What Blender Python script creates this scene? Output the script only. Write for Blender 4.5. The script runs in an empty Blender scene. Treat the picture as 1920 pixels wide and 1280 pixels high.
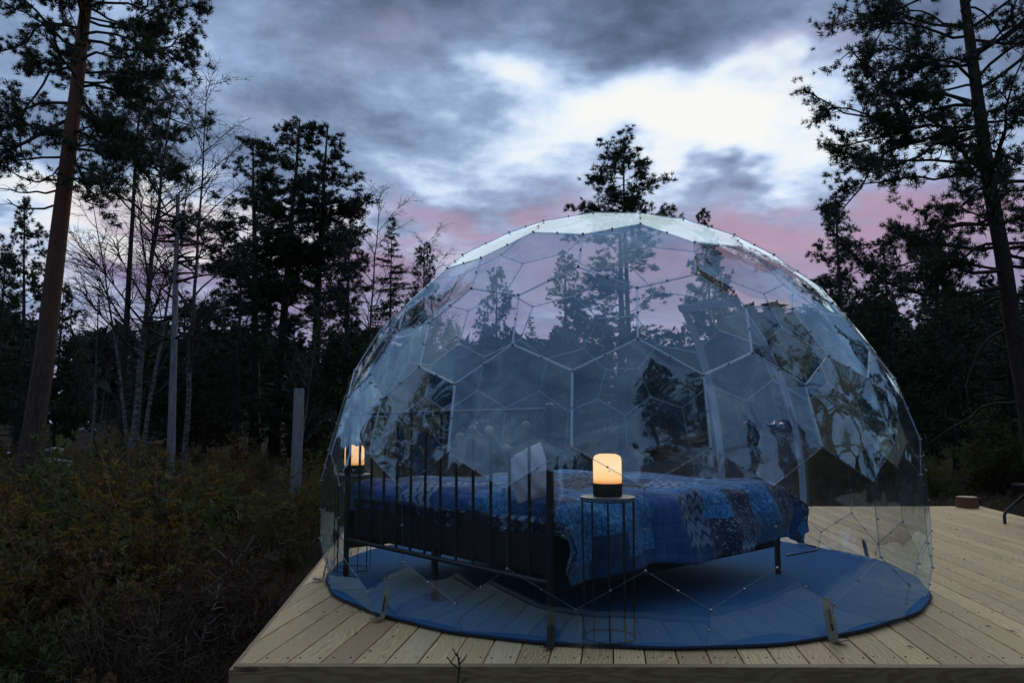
import bpy, math, random
import numpy as np
from mathutils import Vector, Matrix

scene = bpy.context.scene
C = scene.collection
R_ = math.radians

# ------------------------------------------------------------------ camera, world, sun, exposure
CAM_H, PITCH, FPX = 1.03, 0.1111, 1415.0          # metres above the deck, tilt up, focal length in pixels of a 1920 wide frame
cd = bpy.data.cameras.new('camera')
cam = bpy.data.objects.new('camera', cd); C.objects.link(cam)
cd.sensor_width = 36.0; cd.lens = FPX / 1920 * 36
cd.clip_start = 0.05; cd.clip_end = 2000
cam.location = (0, 0, CAM_H); cam.rotation_euler = (math.pi / 2 + PITCH, 0, 0)
scene.camera = cam

def ray(px, py):
    x = (px - 960) / FPX; y = -(py - 640) / FPX
    c, s = math.cos(PITCH), math.sin(PITCH)
    return np.array([x, c - s * y, s + c * y])
def at(px, py, depth):
    d = ray(px, py); return np.array([0, 0, CAM_H]) + d * (depth / d[1])
def azel(px, py):
    d = ray(px, py); d = d / np.linalg.norm(d)
    return math.degrees(math.atan2(d[0], d[1])), math.degrees(math.asin(d[2]))

class NT:
    """small helper to write node graphs as expressions"""
    def __init__(s, tree): s.t = tree; s.n = tree.nodes; s.l = tree.links
    def node(s, kind, **kw):
        n = s.n.new(kind)
        for k, v in kw.items(): setattr(n, k, v)
        return n
    def put(s, sock, v):
        if isinstance(v, bpy.types.NodeSocket): s.l.new(v, sock)
        elif v is not None: sock.default_value = v
    def m(s, op, a, b=None, c=None, clamp=False):
        n = s.node('ShaderNodeMath', operation=op, use_clamp=clamp)
        s.put(n.inputs[0], a); s.put(n.inputs[1], b); s.put(n.inputs[2], c)
        return n.outputs[0]
    def vm(s, op, a, b=None, out=0):
        n = s.node('ShaderNodeVectorMath', operation=op)
        s.put(n.inputs[0], a)
        if op == 'SCALE': s.put(n.inputs['Scale'], b)
        else: s.put(n.inputs[1], b)
        return n.outputs['Value'] if op in ('LENGTH', 'DOT_PRODUCT', 'DISTANCE') else n.outputs[0]
    def xyz(s, v):
        n = s.node('ShaderNodeSeparateXYZ'); s.put(n.inputs[0], v); return n.outputs
    def comb(s, x=0., y=0., z=0.):
        n = s.node('ShaderNodeCombineXYZ')
        for i, v in enumerate((x, y, z)): s.put(n.inputs[i], v)
        return n.outputs[0]
    def noise(s, vec, scale, detail=4, rough=.55, dist=0., col=False, lac=2.):
        n = s.node('ShaderNodeTexNoise')
        s.put(n.inputs['Vector'], vec); s.put(n.inputs['Scale'], scale); n.inputs['Detail'].default_value = detail
        n.inputs['Roughness'].default_value = rough; n.inputs['Distortion'].default_value = dist
        n.inputs['Lacunarity'].default_value = lac
        return n.outputs['Color' if col else 'Fac']
    def ramp(s, fac, stops, interp='LINEAR'):
        n = s.node('ShaderNodeValToRGB'); cr = n.color_ramp; cr.interpolation = interp
        while len(cr.elements) < len(stops): cr.elements.new(.5)
        for e, (p, c) in zip(cr.elements, stops):
            e.position = p; e.color = (*c, 1) if len(c) == 3 else c
        s.put(n.inputs[0], fac); return n.outputs[0]
    def mix(s, fac, a, b, mode='MIX'):
        n = s.node('ShaderNodeMix', data_type='RGBA', blend_type=mode)
        s.put(n.inputs[0], fac)
        for k, v in ((6, a), (7, b)):
            s.put(n.inputs[k], (*v, 1) if isinstance(v, tuple) and len(v) == 3 else v)
        return n.outputs[2]
    def maprange(s, v, a, b, c=0., d=1., smooth=False):
        n = s.node('ShaderNodeMapRange', interpolation_type='SMOOTHSTEP' if smooth else 'LINEAR')
        for i, q in enumerate((v, a, b, c, d)): s.put(n.inputs[i], q)
        return n.outputs[0]

world = bpy.data.worlds.new('World'); scene.world = world; world.use_nodes = True
wt = world.node_tree; wt.nodes.clear(); W = NT(wt)
GAP_AZ, GAP_EL = azel(1330, 230)
D = W.node('ShaderNodeTexCoord').outputs['Generated']
D = W.vm('NORMALIZE', D)
dx, dy, dz = W.xyz(D)
az = W.m('MULTIPLY', W.m('ARCTAN2', dx, dy), 180 / math.pi)
el = W.m('MULTIPLY', W.m('ARCSINE', dz), 180 / math.pi)
den = W.m('ADD', W.m('MAXIMUM', dz, 0.), .16)
P = W.comb(W.m('DIVIDE', dx, den), W.m('DIVIDE', dy, den), 0.)
wcol = W.noise(P, 3.2, 3, .5, col=True)
wx, wy, _ = W.xyz(wcol)
az_w = W.m('ADD', az, W.m('MULTIPLY', W.m('SUBTRACT', wx, .5), 26.))
el_w = W.m('ADD', el, W.m('MULTIPLY', W.m('SUBTRACT', wy, .5), 13.))
def blob(px, py, sx, sy, w, a=az_w, e=el_w):
    A, E_ = azel(px, py); k = .0405
    u = W.m('DIVIDE', W.m('SUBTRACT', a, A), sx * k); v = W.m('DIVIDE', W.m('SUBTRACT', e, E_), sy * k)
    g = W.m('EXPONENT', W.m('MULTIPLY', W.m('ADD', W.m('MULTIPLY', u, u), W.m('MULTIPLY', v, v)), -1.))
    return W.m('MULTIPLY', g, w)
def total(lst):
    s = lst[0]
    for q in lst[1:]: s = W.m('ADD', s, q)
    return s
n1 = W.noise(P, 2.6, 12, .60, .15)
n2 = W.noise(W.vm('ADD', P, (7.3, 2.1, 0)), 7., 11, .64, .1)
base = W.m('ADD', W.m('MULTIPLY', W.m('SUBTRACT', n1, .5), 1.0), W.m('MULTIPLY', W.m('SUBTRACT', n2, .5), .38))
base = W.m('ADD', base, .35)
cloud = total([base] + [blob(*b) for b in (
    (1310, 225, 260, 85, .52), (1080, 165, 190, 75, .36), (1010, 250, 150, 50, .16), (930, 340, 200, 50, .18), (1480, 150, 150, 70, .18),
    (300, 425, 330, 48, .55), (60, 520, 160, 90, .30), (1260, 300, 420, 60, .18),
    (1100, 0, 700, 85, -.30), (620, 180, 240, 80, -.10), (330, 310, 280, 55, -.13), (1330, 332, 130, 24, -.30),
    (1060, 330, 90, 22, -.16), (900, 120, 200, 50, -.10), (760, 400, 260, 30, -.05), (1560, 40, 200, 60, -.12))])
bright = W.ramp(cloud, [(0., (.040, .060, .105)), (.20, (.085, .122, .200)), (.40, (.165, .228, .350)), (.56, (.31, .385, .50)), (.70, (.425, .47, .515)), (.90, (.50, .505, .495))])
pinkf = total([blob(*b) for b in (
    (1460, 440, 330, 50, .9), (860, 430, 230, 30, .62), (400, 490, 210, 50, .7), (560, 620, 420, 100, .62),
    (1150, 540, 900, 95, .75), (690, 60, 140, 50, .28), (1500, 75, 150, 28, .45), (430, 200, 60, 40, .2), (1900, 560, 300, 120, .5))])
# along the rest of the horizon a weaker flush of the same colour
pinkf = W.m('ADD', pinkf, W.m('MULTIPLY', W.maprange(el, 9., 2., 0., 1., True), .45))
pinkf = W.m('MULTIPLY', pinkf, W.m('ADD', .65, W.m('MULTIPLY', n2, .7)), clamp=True)
pinkcol = W.ramp(W.m('DIVIDE', el, 30.), [(0., (.13, .105, .185)), (.33, (.155, .125, .22)), (.43, (.22, .14, .215)), (1., (.24, .21, .30))])
col = W.mix(W.m('MULTIPLY', pinkf, .88), bright, pinkcol)
nish = W.node('ShaderNodeTexSky', sky_type='NISHITA', sun_disc=False)
nish.sun_elevation = R_(1.5); nish.sun_rotation = R_(GAP_AZ)
sky_add = W.vm('SCALE', nish.outputs[0], .006)
col = W.mix(1., col, sky_add, 'ADD')
below = W.maprange(dz, 0., -.06, 0., 1., True)
col = W.mix(below, col, (.02, .02, .025))
bg = W.node('ShaderNodeBackground'); W.l.new(col, bg.inputs[0]); bg.inputs[1].default_value = 1.0
W.l.new(bg.outputs[0], W.node('ShaderNodeOutputWorld').inputs[0])

sl = bpy.data.lights.new('sun', 'SUN'); sun = bpy.data.objects.new('sun', sl); C.objects.link(sun)
sl.energy = 0.75; sl.angle = R_(60); sl.color = (1.0, .87, .70)
ga, ge = R_(GAP_AZ), R_(max(GAP_EL, 22))
sun_dir = Vector((math.sin(ga) * math.cos(ge), math.cos(ga) * math.cos(ge), math.sin(ge)))
sun.rotation_euler = sun_dir.to_track_quat('Z', 'Y').to_euler()

vs = scene.view_settings
scene.display_settings.display_device = 'sRGB'
vs.view_transform = 'Standard'; vs.look = 'None'; vs.exposure = 0.88; vs.gamma = 1.0; vs.use_curve_mapping = False
cy = scene.cycles
cy.max_bounces = 12; cy.diffuse_bounces = 3; cy.glossy_bounces = 4; cy.transmission_bounces = 4; cy.transparent_max_bounces = 40
cy.use_denoising = True
cy.sample_clamp_indirect = 4.0

# ------------------------------------------------------------------ materials
def mat(name):
    m = bpy.data.materials.new(name); m.use_nodes = True
    t = m.node_tree; t.nodes.clear(); n = NT(t)
    out = n.node('ShaderNodeOutputMaterial')
    return m, n, out
def principled(n, out, color, rough=.6, **kw):
    b = n.node('ShaderNodeBsdfPrincipled')
    n.put(b.inputs['Base Color'], (*color, 1) if isinstance(color, tuple) and len(color) == 3 else color)
    n.put(b.inputs['Roughness'], rough)
    for k, v in kw.items(): n.put(b.inputs[k.replace('_', ' ')], v)
    n.l.new(b.outputs[0], out.inputs[0]); return b
def bump(n, b, h, strength=.3, dist=.01):
    q = n.node('ShaderNodeBump'); q.inputs['Strength'].default_value = strength; q.inputs['Distance'].default_value = dist
    n.put(q.inputs['Height'], h); n.l.new(q.outputs[0], b.inputs['Normal']); return q
def coord(n, which='Object'): return n.node('ShaderNodeTexCoord').outputs[which]
def rnd_obj(n): return n.node('ShaderNodeObjectInfo').outputs['Random']
def rnd_isl(n): return n.node('ShaderNodeNewGeometry').outputs['Random Per Island']
M = {}

def simple(name, color, rough=.6, var=.15, scale=20., bstr=.1, **kw):
    m, n, out = mat(name)
    f = n.noise(coord(n), scale, 5, .6)
    lo = tuple(c * (1 - var) for c in color); hi = tuple(min(1, c * (1 + var)) for c in color)
    b = principled(n, out, n.mix(f, lo, hi), rough, **kw)
    bump(n, b, f, bstr, .004); M[name] = m; return m

def foliage_mat(name, dark, light, rough=.6, kinds=None):
    m, n, out = mat(name)
    r = rnd_isl(n); o = rnd_obj(n)
    f = n.noise(coord(n), 1.3, 3, .6)
    c = n.mix(n.m('ADD', n.m('MULTIPLY', r, .5), n.m('MULTIPLY', f, .5), clamp=True), dark, light)
    if kinds:      # plants differ from one to the next: olive, yellowed, rusty, grey
        t = n.ramp(o, [(i / len(kinds), k) for i, k in enumerate(kinds)], 'CONSTANT')
        c = n.mix(1., c, t, 'MULTIPLY')
    else: c = n.mix(n.m('MULTIPLY', o, .35), c, tuple(x * .6 for x in dark))
    b = principled(n, out, c, rough, Specular_IOR_Level=.25)
    if kinds:      # thin leaves let the light behind them through
        tl = n.node('ShaderNodeBsdfTranslucent'); n.l.new(c, tl.inputs[0]); ms = n.node('ShaderNodeMixShader'); ms.inputs[0].default_value = .45
        n.l.new(b.outputs[0], ms.inputs[1]); n.l.new(tl.outputs[0], ms.inputs[2]); n.l.new(ms.outputs[0], out.inputs[0])
    M[name] = m
foliage_mat('pine_needles', (.020, .034, .020), (.050, .072, .036))
foliage_mat('spruce_needles', (.014, .030, .016), (.034, .056, .028))
foliage_mat('shrub_green', (.070, .070, .022), (.200, .165, .062), kinds=((.7, .9, .8), (1.25, 1.1, .7), (.45, .55, .5), (1.1, .75, .6), (.9, 1.2, .8), (.5, .45, .45)))
foliage_mat('shrub_brown', (.090, .062, .034), (.27, .185, .105), kinds=((1., .9, .8), (.5, .45, .5), (1.3, .95, .6), (.8, .6, .6), (.45, .4, .4)))
foliage_mat('heather_twigs', (.060, .042, .034), (.20, .155, .125), kinds=((1., 1., 1.), (.8, .7, .7), (1.2, 1.1, 1.)))

def bark_mat(name, low, high, upper=None, z0=2., z1=5.):
    m, n, out = mat(name)
    v = coord(n); sc = n.vm('MULTIPLY', v, (1., 1., .22))
    f = n.noise(sc, 22., 6, .65); g = n.noise(sc, 7., 3, .6)
    c = n.mix(n.maprange(f, .3, .7), low, high)
    if upper:
        z = n.xyz(v)[2]
        c = n.mix(n.maprange(n.m('ADD', z, n.m('MULTIPLY', g, 2.)), z0, z1, 0., 1., True), c, n.mix(f, tuple(k * .7 for k in upper), upper))
    b = principled(n, out, c, .85, Specular_IOR_Level=.2)
    bump(n, b, f, .7, .03); M[name] = m
bark_mat('pine_bark', (.030, .021, .018), (.095, .064, .054), (.125, .058, .040), 2.5, 7.)
bark_mat('dark_bark', (.020, .017, .016), (.060, .048, .042))
bark_mat('dead_wood', (.10, .10, .11), (.24, .24, .26))
def birch_bark():
    m, n, out = mat('birch_bark')
    v = coord(n); f = n.noise(n.vm('MULTIPLY', v, (3., 3., 9.)), 3., 5, .7)
    c = n.mix(n.maprange(f, .42, .56), (.17, .16, .17), (.026, .022, .022))
    z = n.xyz(v)[2]
    c = n.mix(n.maprange(z, 2.5, 5.5), c, (.05, .035, .032))
    principled(n, out, c, .7); M['birch_bark'] = m
birch_bark()
simple('birch_twig', (.045, .030, .030), .8)

def wood_mat(name, tint=1.0, front=False):
    m, n, out = mat(name)
    v = coord(n); o = rnd_obj(n)
    v = n.vm('ADD', v, n.comb(n.m('MULTIPLY', o, 37.), n.m('MULTIPLY', o, 11.), 0.))
    grain_v = n.vm('MULTIPLY', v, (.8, 16., 16.))
    warp = n.noise(n.vm('MULTIPLY', v, (1.2, 5., 5.)), 1.5, 3, .5, col=True)
    gv = n.vm('ADD', grain_v, n.vm('SCALE', n.vm('SUBTRACT', warp, (.5, .5, .5)), 3.))
    rings = n.node('ShaderNodeTexWave', wave_type='BANDS', bands_direction='Y')
    n.put(rings.inputs['Vector'], gv); rings.inputs['Scale'].default_value = 1.1; rings.inputs['Distortion'].default_value = 3.; rings.inputs['Detail'].default_value = 3.
    fine = n.noise(n.vm('MULTIPLY', v, (3., 120., 120.)), 1., 4, .6)
    big = n.noise(n.vm('MULTIPLY', v, (1., 3., 3.)), 1.6, 5, .6)
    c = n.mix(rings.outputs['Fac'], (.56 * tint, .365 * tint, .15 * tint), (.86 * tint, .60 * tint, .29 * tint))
    c = n.mix(n.m('MULTIPLY', fine, .35), c, (.38 * tint, .265 * tint, .12 * tint))
    c = n.mix(n.maprange(big, .45, .75, 0., .5), c, (.54 * tint, .44 * tint, .24 * tint))
    # whole boards differ: a few rust-brown, a few greenish, a few pale
    red = n.maprange(o, .82, .95, 0., .55); pale = n.maprange(o, .10, .0, 0., .5)
    c = n.mix(red, c, (.50 * tint, .25 * tint, .13 * tint)); c = n.mix(pale, c, (.84 * tint, .66 * tint, .38 * tint))
    o2 = n.node('ShaderNodeTexWhiteNoise', noise_dimensions='1D'); n.put(o2.inputs['W'], n.m('MULTIPLY', o, 91.))
    c = n.mix(1., c, n.comb(*[n.m('ADD', .74, n.m('MULTIPLY', o2.outputs['Value'], .40))] * 3), 'MULTIPLY')
    # knots
    kv = n.node('ShaderNodeTexVoronoi'); n.put(kv.inputs['Vector'], n.vm('MULTIPLY', v, (2.4, 9., 9.))); kv.inputs['Scale'].default_value = 1.
    kn = n.maprange(kv.outputs['Distance'], .05, .16, 1., 0., True)
    kr = n.m('GREATER_THAN', n.xyz(kv.outputs['Color'])[0], .62)
    c = n.mix(n.m('MULTIPLY', n.m('MULTIPLY', kn, kr), .8), c, (.10 * tint, .055 * tint, .03 * tint))
    dirt = n.noise(coord(n, 'Object'), .9, 6, .65)
    c = n.mix(n.maprange(dirt, .55, .8, 0., .35), c, (.16 * tint, .14 * tint, .10 * tint))
    b = principled(n, out, c, n.m('ADD', .42, n.m('MULTIPLY', fine, .2)), Specular_IOR_Level=.5)
    bump(n, b, n.m('ADD', fine, n.m('MULTIPLY', rings.outputs['Fac'], .6)), .25, .004); M[name] = m
wood_mat('deck_wood'); wood_mat('shaded_deck_wood', .40)  # second one: deck wood darkened, shade of faces turned from the light in its colour

def ground_mat():
    m, n, out = mat('heath_ground')
    v = coord(n)
    a = n.noise(v, .7, 6, .65); f = n.noise(v, 9., 6, .7)
    c = n.ramp(a, [(.3, (.020, .016, .012)), (.5, (.040, .032, .020)), (.7, (.034, .040, .018))])
    c = n.mix(f, c, (.016, .013, .010))
    b = principled(n, out, c, .95, Specular_IOR_Level=.1); bump(n, b, f, .8, .08); M['heath_ground'] = m
ground_mat()
simple('snow', (.55, .60, .62), .8, .1, 6.)

def mat_carpet():
    m, n, out = mat('blue_carpet')
    v = coord(n); f = n.noise(v, 220., 3, .7); g = n.noise(v, 1.6, 5, .6)
    c = n.mix(f, (.036, .125, .275), (.060, .180, .36)); c = n.mix(n.maprange(g, .4, .7, 0., .5), c, (.075, .185, .32))
    b = principled(n, out, c, .95, Specular_IOR_Level=.1); bump(n, b, n.m('ADD', f, g), .4, .006); M['blue_carpet'] = m
mat_carpet()
simple('black_metal', (.012, .012, .014), .45, .2, 30.)
simple('black_fabric', (.010, .011, .016), .9, .2, 60.)
simple('navy_binding', (.010, .020, .05), .9, .2, 60.)
simple('white_fabric', (.42, .45, .50), .9, .06, 40., .2)
simple('white_ball', (.20, .20, .22), .6, .1, 60.)
simple('table_top', (.16, .17, .19), .35, .1, 20.)
simple('bracket_metal', (.30, .27, .22), .45, .25, 14., .1, Metallic=.5)
simple('lantern_base', (.018, .015, .012), .5, .2, 30.)
simple('log_bark', (.14, .055, .028), .85, .4, 25., .6)
simple('log_end', (.50, .38, .24), .7, .15, 30.)
simple('bolt_metal', (.25, .25, .27), .35, .2, 10., .0, Metallic=.8)
simple('frame_plastic', (.40, .44, .50), .35, .08, 12.)

def film_mat():
    m, n, out = mat('clear_film')
    v = coord(n); o = rnd_obj(n)
    off = n.comb(n.m('MULTIPLY', o, 53.), n.m('MULTIPLY', o, 29.), n.m('MULTIPLY', o, 71.))
    vv = n.vm('ADD', v, off)
    a = n.noise(vv, 1.5, 2, .45, .5); b_ = n.noise(n.vm('MULTIPLY', vv, (1., 1., .45)), 5., 2, .5, .8)
    h = n.m('ADD', a, n.m('MULTIPLY', b_, .035))
    q = n.node('ShaderNodeBump'); q.inputs['Strength'].default_value = 1.0; q.inputs['Distance'].default_value = .024
    n.put(q.inputs['Height'], h)
    fr = n.node('ShaderNodeFresnel'); n.put(fr.inputs['IOR'], n.maprange(n.node('ShaderNodeNewGeometry').outputs['Backfacing'], 0., 1., 1.5, 1 / 1.5)); n.l.new(q.outputs[0], fr.inputs['Normal'])
    fac = n.m('ADD', n.m('MULTIPLY', fr.outputs[0], 2.0), .06, clamp=True); fac = n.m('MINIMUM', fac, .36)
    tr = n.node('ShaderNodeBsdfTransparent'); tr.inputs[0].default_value = (.955, .972, .985, 1)
    gl = n.node('ShaderNodeBsdfGlossy'); gl.inputs['Color'].default_value = (.60, .84, 1., 1); gl.inputs['Roughness'].default_value = .025
    n.l.new(q.outputs[0], gl.inputs['Normal'])
    ms = n.node('ShaderNodeMixShader'); n.l.new(fac, ms.inputs[0]); n.l.new(tr.outputs[0], ms.inputs[1]); n.l.new(gl.outputs[0], ms.inputs[2])
    df = n.node('ShaderNodeBsdfTranslucent'); df.inputs[0].default_value = (.7, .75, .8, 1)
    m2 = n.node('ShaderNodeMixShader')
    n.put(m2.inputs[0], n.maprange(n.noise(v, 1.3, 5, .65), .5, .8, .004, .03)); n.l.new(ms.outputs[0], m2.inputs[1]); n.l.new(df.outputs[0], m2.inputs[2])
    n.l.new(m2.outputs[0], out.inputs[0]); M['clear_film'] = m
    # the vent flap: two sheets of film, so paler and milkier
    m2_ = m.copy(); m2_.name = 'vent_film'; M['vent_film'] = m2_
    for nd in m2_.node_tree.nodes:
        if nd.type == 'MAP_RANGE' and abs(nd.inputs[3].default_value - .004) < 1e-4: nd.inputs[3].default_value = .13; nd.inputs[4].default_value = .22
    # welded seams: the same film, doubled and milky
    m, n, out = mat('seam_film')
    tr = n.node('ShaderNodeBsdfTransparent'); tr.inputs[0].default_value = (.76, .81, .86, 1)
    b = n.node('ShaderNodeBsdfGlossy'); b.inputs['Color'].default_value = (.85, .93, 1., 1); b.inputs['Roughness'].default_value = .35
    ms = n.node('ShaderNodeMixShader'); ms.inputs[0].default_value = .25
    n.l.new(tr.outputs[0], ms.inputs[1]); n.l.new(b.outputs[0], ms.inputs[2]); n.l.new(ms.outputs[0], out.inputs[0]); M['seam_film'] = m
    m3_ = m.copy(); m3_.name = 'thin_seam'; M['thin_seam'] = m3_
    for nd in m3_.node_tree.nodes:
        if nd.type == 'MIX_SHADER': nd.inputs[0].default_value = .10
film_mat()

def lantern_mat():
    m, n, out = mat('lantern_glow')
    z = n.xyz(coord(n, 'Generated'))[2]
    c = n.ramp(z, [(0., (1., .38, .10)), (.12, (1., .56, .24)), (.55, (1., .68, .36)), (1., (1., .60, .27))])
    e = n.node('ShaderNodeEmission'); n.l.new(c, e.inputs[0])
    n.put(e.inputs[1], n.maprange(z, 0., .2, .50, .70)); n.l.new(e.outputs[0], out.inputs[0]); M['lantern_glow'] = m
lantern_mat()

def quilt_mat():
    m, n, out = mat('patchwork_cover')
    uv = coord(n, 'UV'); u, v, _ = n.xyz(uv)
    wob = n.noise(uv, 6., 3, .5)
    pu = n.m('ADD', n.m('MULTIPLY', u, 3.9), n.m('MULTIPLY', wob, .10)); pv = n.m('ADD', n.m('MULTIPLY', v, 2.9), n.m('MULTIPLY', wob, .08))
    cu = n.m('FLOOR', pu); cv = n.m('FLOOR', n.m('ADD', pv, n.m('MULTIPLY', n.m('MODULO', n.m('ADD', cu, 20.), 2.), .45)))
    wn = n.node('ShaderNodeTexWhiteNoise', noise_dimensions='2D'); n.put(wn.inputs['Vector'], n.comb(cu, cv, 0.))
    k = wn.outputs['Value']; kc = n.xyz(wn.outputs['Color'])
    # four prints: mottled pale, navy with sprigs, scalloped rows, dark plain
    mot = n.noise(uv, 42., 6, .75, .3)
    p_mot = n.ramp(mot, [(.30, (.005, .055, .21)), (.46, (.012, .165, .45)), (.58, (.08, .38, .68)), (.70, (.46, .70, .84))])
    sp = n.node('ShaderNodeTexVoronoi', feature='DISTANCE_TO_EDGE'); n.put(sp.inputs['Vector'], uv); sp.inputs['Scale'].default_value = 20.
    sp2 = n.noise(uv, 46., 4, .65, 1.5)
    p_spr = n.mix(n.m('MULTIPLY', n.maprange(sp2, .53, .58), n.maprange(sp.outputs['Distance'], .05, .15)), (.004, .028, .11), (.52, .70, .84))
    ph = n.m('MULTIPLY', n.m('ABSOLUTE', n.m('SINE', n.m('MULTIPLY', u, 40.))), .045)
    row = n.m('FRACT', n.m('MULTIPLY', n.m('ADD', v, ph), 13.))
    p_sca = n.mix(n.maprange(row, .60, .68), (.27, .44, .62), (.006, .052, .19))
    p_sca = n.mix(n.maprange(n.noise(uv, 60., 3, .6), .45, .65, 0., .4), p_sca, (.03, .10, .33))
    p_dk = n.mix(n.noise(uv, 14., 5, .65, .8), (.004, .040, .16), (.014, .14, .42))
    c = n.mix(n.m('GREATER_THAN', k, .28), p_mot, p_spr)
    c = n.mix(n.m('GREATER_THAN', k, .46), c, p_sca)
    c = n.mix(n.m('GREATER_THAN', k, .56), c, p_dk)
    c = n.mix(n.m('GREATER_THAN', k, .86), c, p_mot)
    c = n.mix(1., c, n.comb(*[n.m('ADD', .40, n.m('MULTIPLY', kc[1], .60))] * 3), 'MULTIPLY')
    b = principled(n, out, c, .85, Specular_IOR_Level=.25, Sheen_Weight=.2)
    puff = n.m('MULTIPLY', n.m('ABSOLUTE', n.m('SINE', n.m('MULTIPLY', u, 34.))), n.m('ABSOLUTE', n.m('SINE', n.m('MULTIPLY', v, 34.))))
    bump(n, b, n.m('ADD', n.m('MULTIPLY', n.m('POWER', puff, .4), 2.2), n.m('ADD', mot, n.noise(uv, 90., 3, .6))), .5, .007); M['patchwork_cover'] = m
quilt_mat()

# ------------------------------------------------------------------ mesh helpers
def tag(o, label=None, cat=None, group=None, kind=None):
    if label: o['label'] = label
    if cat: o['category'] = cat
    if group: o['group'] = group
    if kind: o['kind'] = kind
    return o
def thing(name, label, cat, loc=(0, 0, 0), rz=0., group=None):
    o = bpy.data.objects.new(name, None); C.objects.link(o)
    o.empty_display_size = .1; o.location = loc; o.rotation_euler = (0, 0, rz)
    return tag(o, label, cat, group)
def link(name, me, material=None, parent=None, kind=None):
    if material and not me.materials: me.materials.append(M[material])
    o = bpy.data.objects.new(name, me); C.objects.link(o)
    if parent: o.parent = parent
    if kind: o['kind'] = kind
    return o
def quick(name, V, F, smooth=False):
    """triangles or quads from numpy arrays"""
    V = np.asarray(V, np.float32); F = np.asarray(F, np.int32)
    me = bpy.data.meshes.new(name); k = F.shape[1]
    me.vertices.add(len(V)); me.vertices.foreach_set('co', V.ravel())
    me.loops.add(F.size); me.loops.foreach_set('vertex_index', F.ravel())
    me.polygons.add(len(F)); me.polygons.foreach_set('loop_start', np.arange(0, F.size, k, dtype=np.int32))
    if smooth: me.polygons.foreach_set('use_smooth', np.ones(len(F), bool))
    me.update(); return me
class MB:
    def __init__(s): s.v = []; s.f = []
    def add(s, v, f):
        b = len(s.v); s.v += [tuple(p) for p in v]; s.f += [tuple(i + b for i in q) for q in f]
    def box(s, c, size, rz=0., taper=1.):
        hx, hy, hz = [q / 2 for q in size]; ca, sa = math.cos(rz), math.sin(rz); v = []
        for z in (-hz, hz):
            k = taper if z > 0 else 1.
            for x, y in ((-hx, -hy), (hx, -hy), (hx, hy), (-hx, hy)):
                x, y = x * k, y * k
                v.append((c[0] + x * ca - y * sa, c[1] + x * sa + y * ca, c[2] + z))
        s.add(v, [(0, 3, 2, 1), (4, 5, 6, 7), (0, 1, 5, 4), (1, 2, 6, 5), (2, 3, 7, 6), (3, 0, 4, 7)])
    def tube(s, pts, rad, sides=8, cap=True):
        pts = [np.array(p, float) for p in pts]; n = len(pts)
        if not hasattr(rad, '__len__'): rad = [rad] * n
        t0 = pts[1] - pts[0]; t0 /= np.linalg.norm(t0)
        a = np.array([0, 0, 1.]) if abs(t0[2]) < .9 else np.array([1., 0, 0])
        u = np.cross(t0, a); u /= np.linalg.norm(u); v = []
        for i, p in enumerate(pts):
            t = pts[min(i + 1, n - 1)] - pts[max(i - 1, 0)]; t /= max(np.linalg.norm(t), 1e-9)
            u = u - t * (u @ t); u /= max(np.linalg.norm(u), 1e-9); w = np.cross(t, u)
            for k in range(sides):
                g = 2 * math.pi * k / sides
                v.append(p + rad[i] * (u * math.cos(g) + w * math.sin(g)))
        f = [(i * sides + k, i * sides + (k + 1) % sides, (i + 1) * sides + (k + 1) % sides, (i + 1) * sides + k) for i in range(n - 1) for k in range(sides)]
        if cap: f += [tuple(range(sides - 1, -1, -1)), tuple(range((n - 1) * sides, n * sides))]
        s.add(v, f)
    def lathe(s, prof, segs=32, c=(0, 0, 0)):
        v = []; n = len(prof)
        for r, z in prof:
            for k in range(segs):
                g = 2 * math.pi * k / segs; v.append((c[0] + r * math.cos(g), c[1] + r * math.sin(g), c[2] + z))
        f = [(i * segs + k, i * segs + (k + 1) % segs, (i + 1) * segs + (k + 1) % segs, (i + 1) * segs + k) for i in range(n - 1) for k in range(segs)]
        f += [tuple(range(segs - 1, -1, -1)), tuple(range((n - 1) * segs, n * segs))]
        s.add(v, f)
    def mesh(s, name, smooth=False, angle=40):
        me = bpy.data.meshes.new(name); me.from_pydata(s.v, [], s.f); me.update()
        if smooth:
            me.polygons.foreach_set('use_smooth', np.ones(len(me.polygons), bool))
            me.set_sharp_from_angle(angle=R_(angle))
        return me
    def build(s, name, material, parent=None, smooth=False, kind=None):
        return link(name, s.mesh(name, smooth), material, parent, kind)
def copy_tree(o, parent=None):
    c = o.copy(); C.objects.link(c)
    if parent: c.parent = parent
    for ch in list(o.children): copy_tree(ch, c)
    return c

# ------------------------------------------------------------------ setting: ground
def terrain(x, y):
    r = np.hypot(x, y - 4)
    z = -.62 + .040 * np.clip(r - 5, 0, 45)
    z = z + .10 * np.sin(x * .55 + 1.3) * np.cos(y * .43) + .06 * np.sin(x * 1.3 + y * .9)
    inside = np.clip((np.maximum(np.abs(x - 2.1) - 4.6, np.abs(y - 6.6) - 4.2)) / 1.5, 0, 1)
    return np.where(inside < 1, z * inside + (-.66) * (1 - inside), z)
rr = np.concatenate([np.linspace(.01, 30, 70), np.geomspace(31, 900, 24)]); th = np.linspace(0, 2 * math.pi, 129)[:-1]
gx = (rr[:, None] * np.sin(th)); gy = 4 + rr[:, None] * np.cos(th); gz = terrain(gx, gy)
Vg = np.stack([gx.ravel(), gy.ravel(), gz.ravel()], 1); n_ = len(th)
Fg = np.array([(i * n_ + k, (i + 1) * n_ + k, (i + 1) * n_ + (k + 1) % n_, i * n_ + (k + 1) % n_) for i in range(len(rr) - 1) for k in range(n_)])[:, ::-1]
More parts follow.
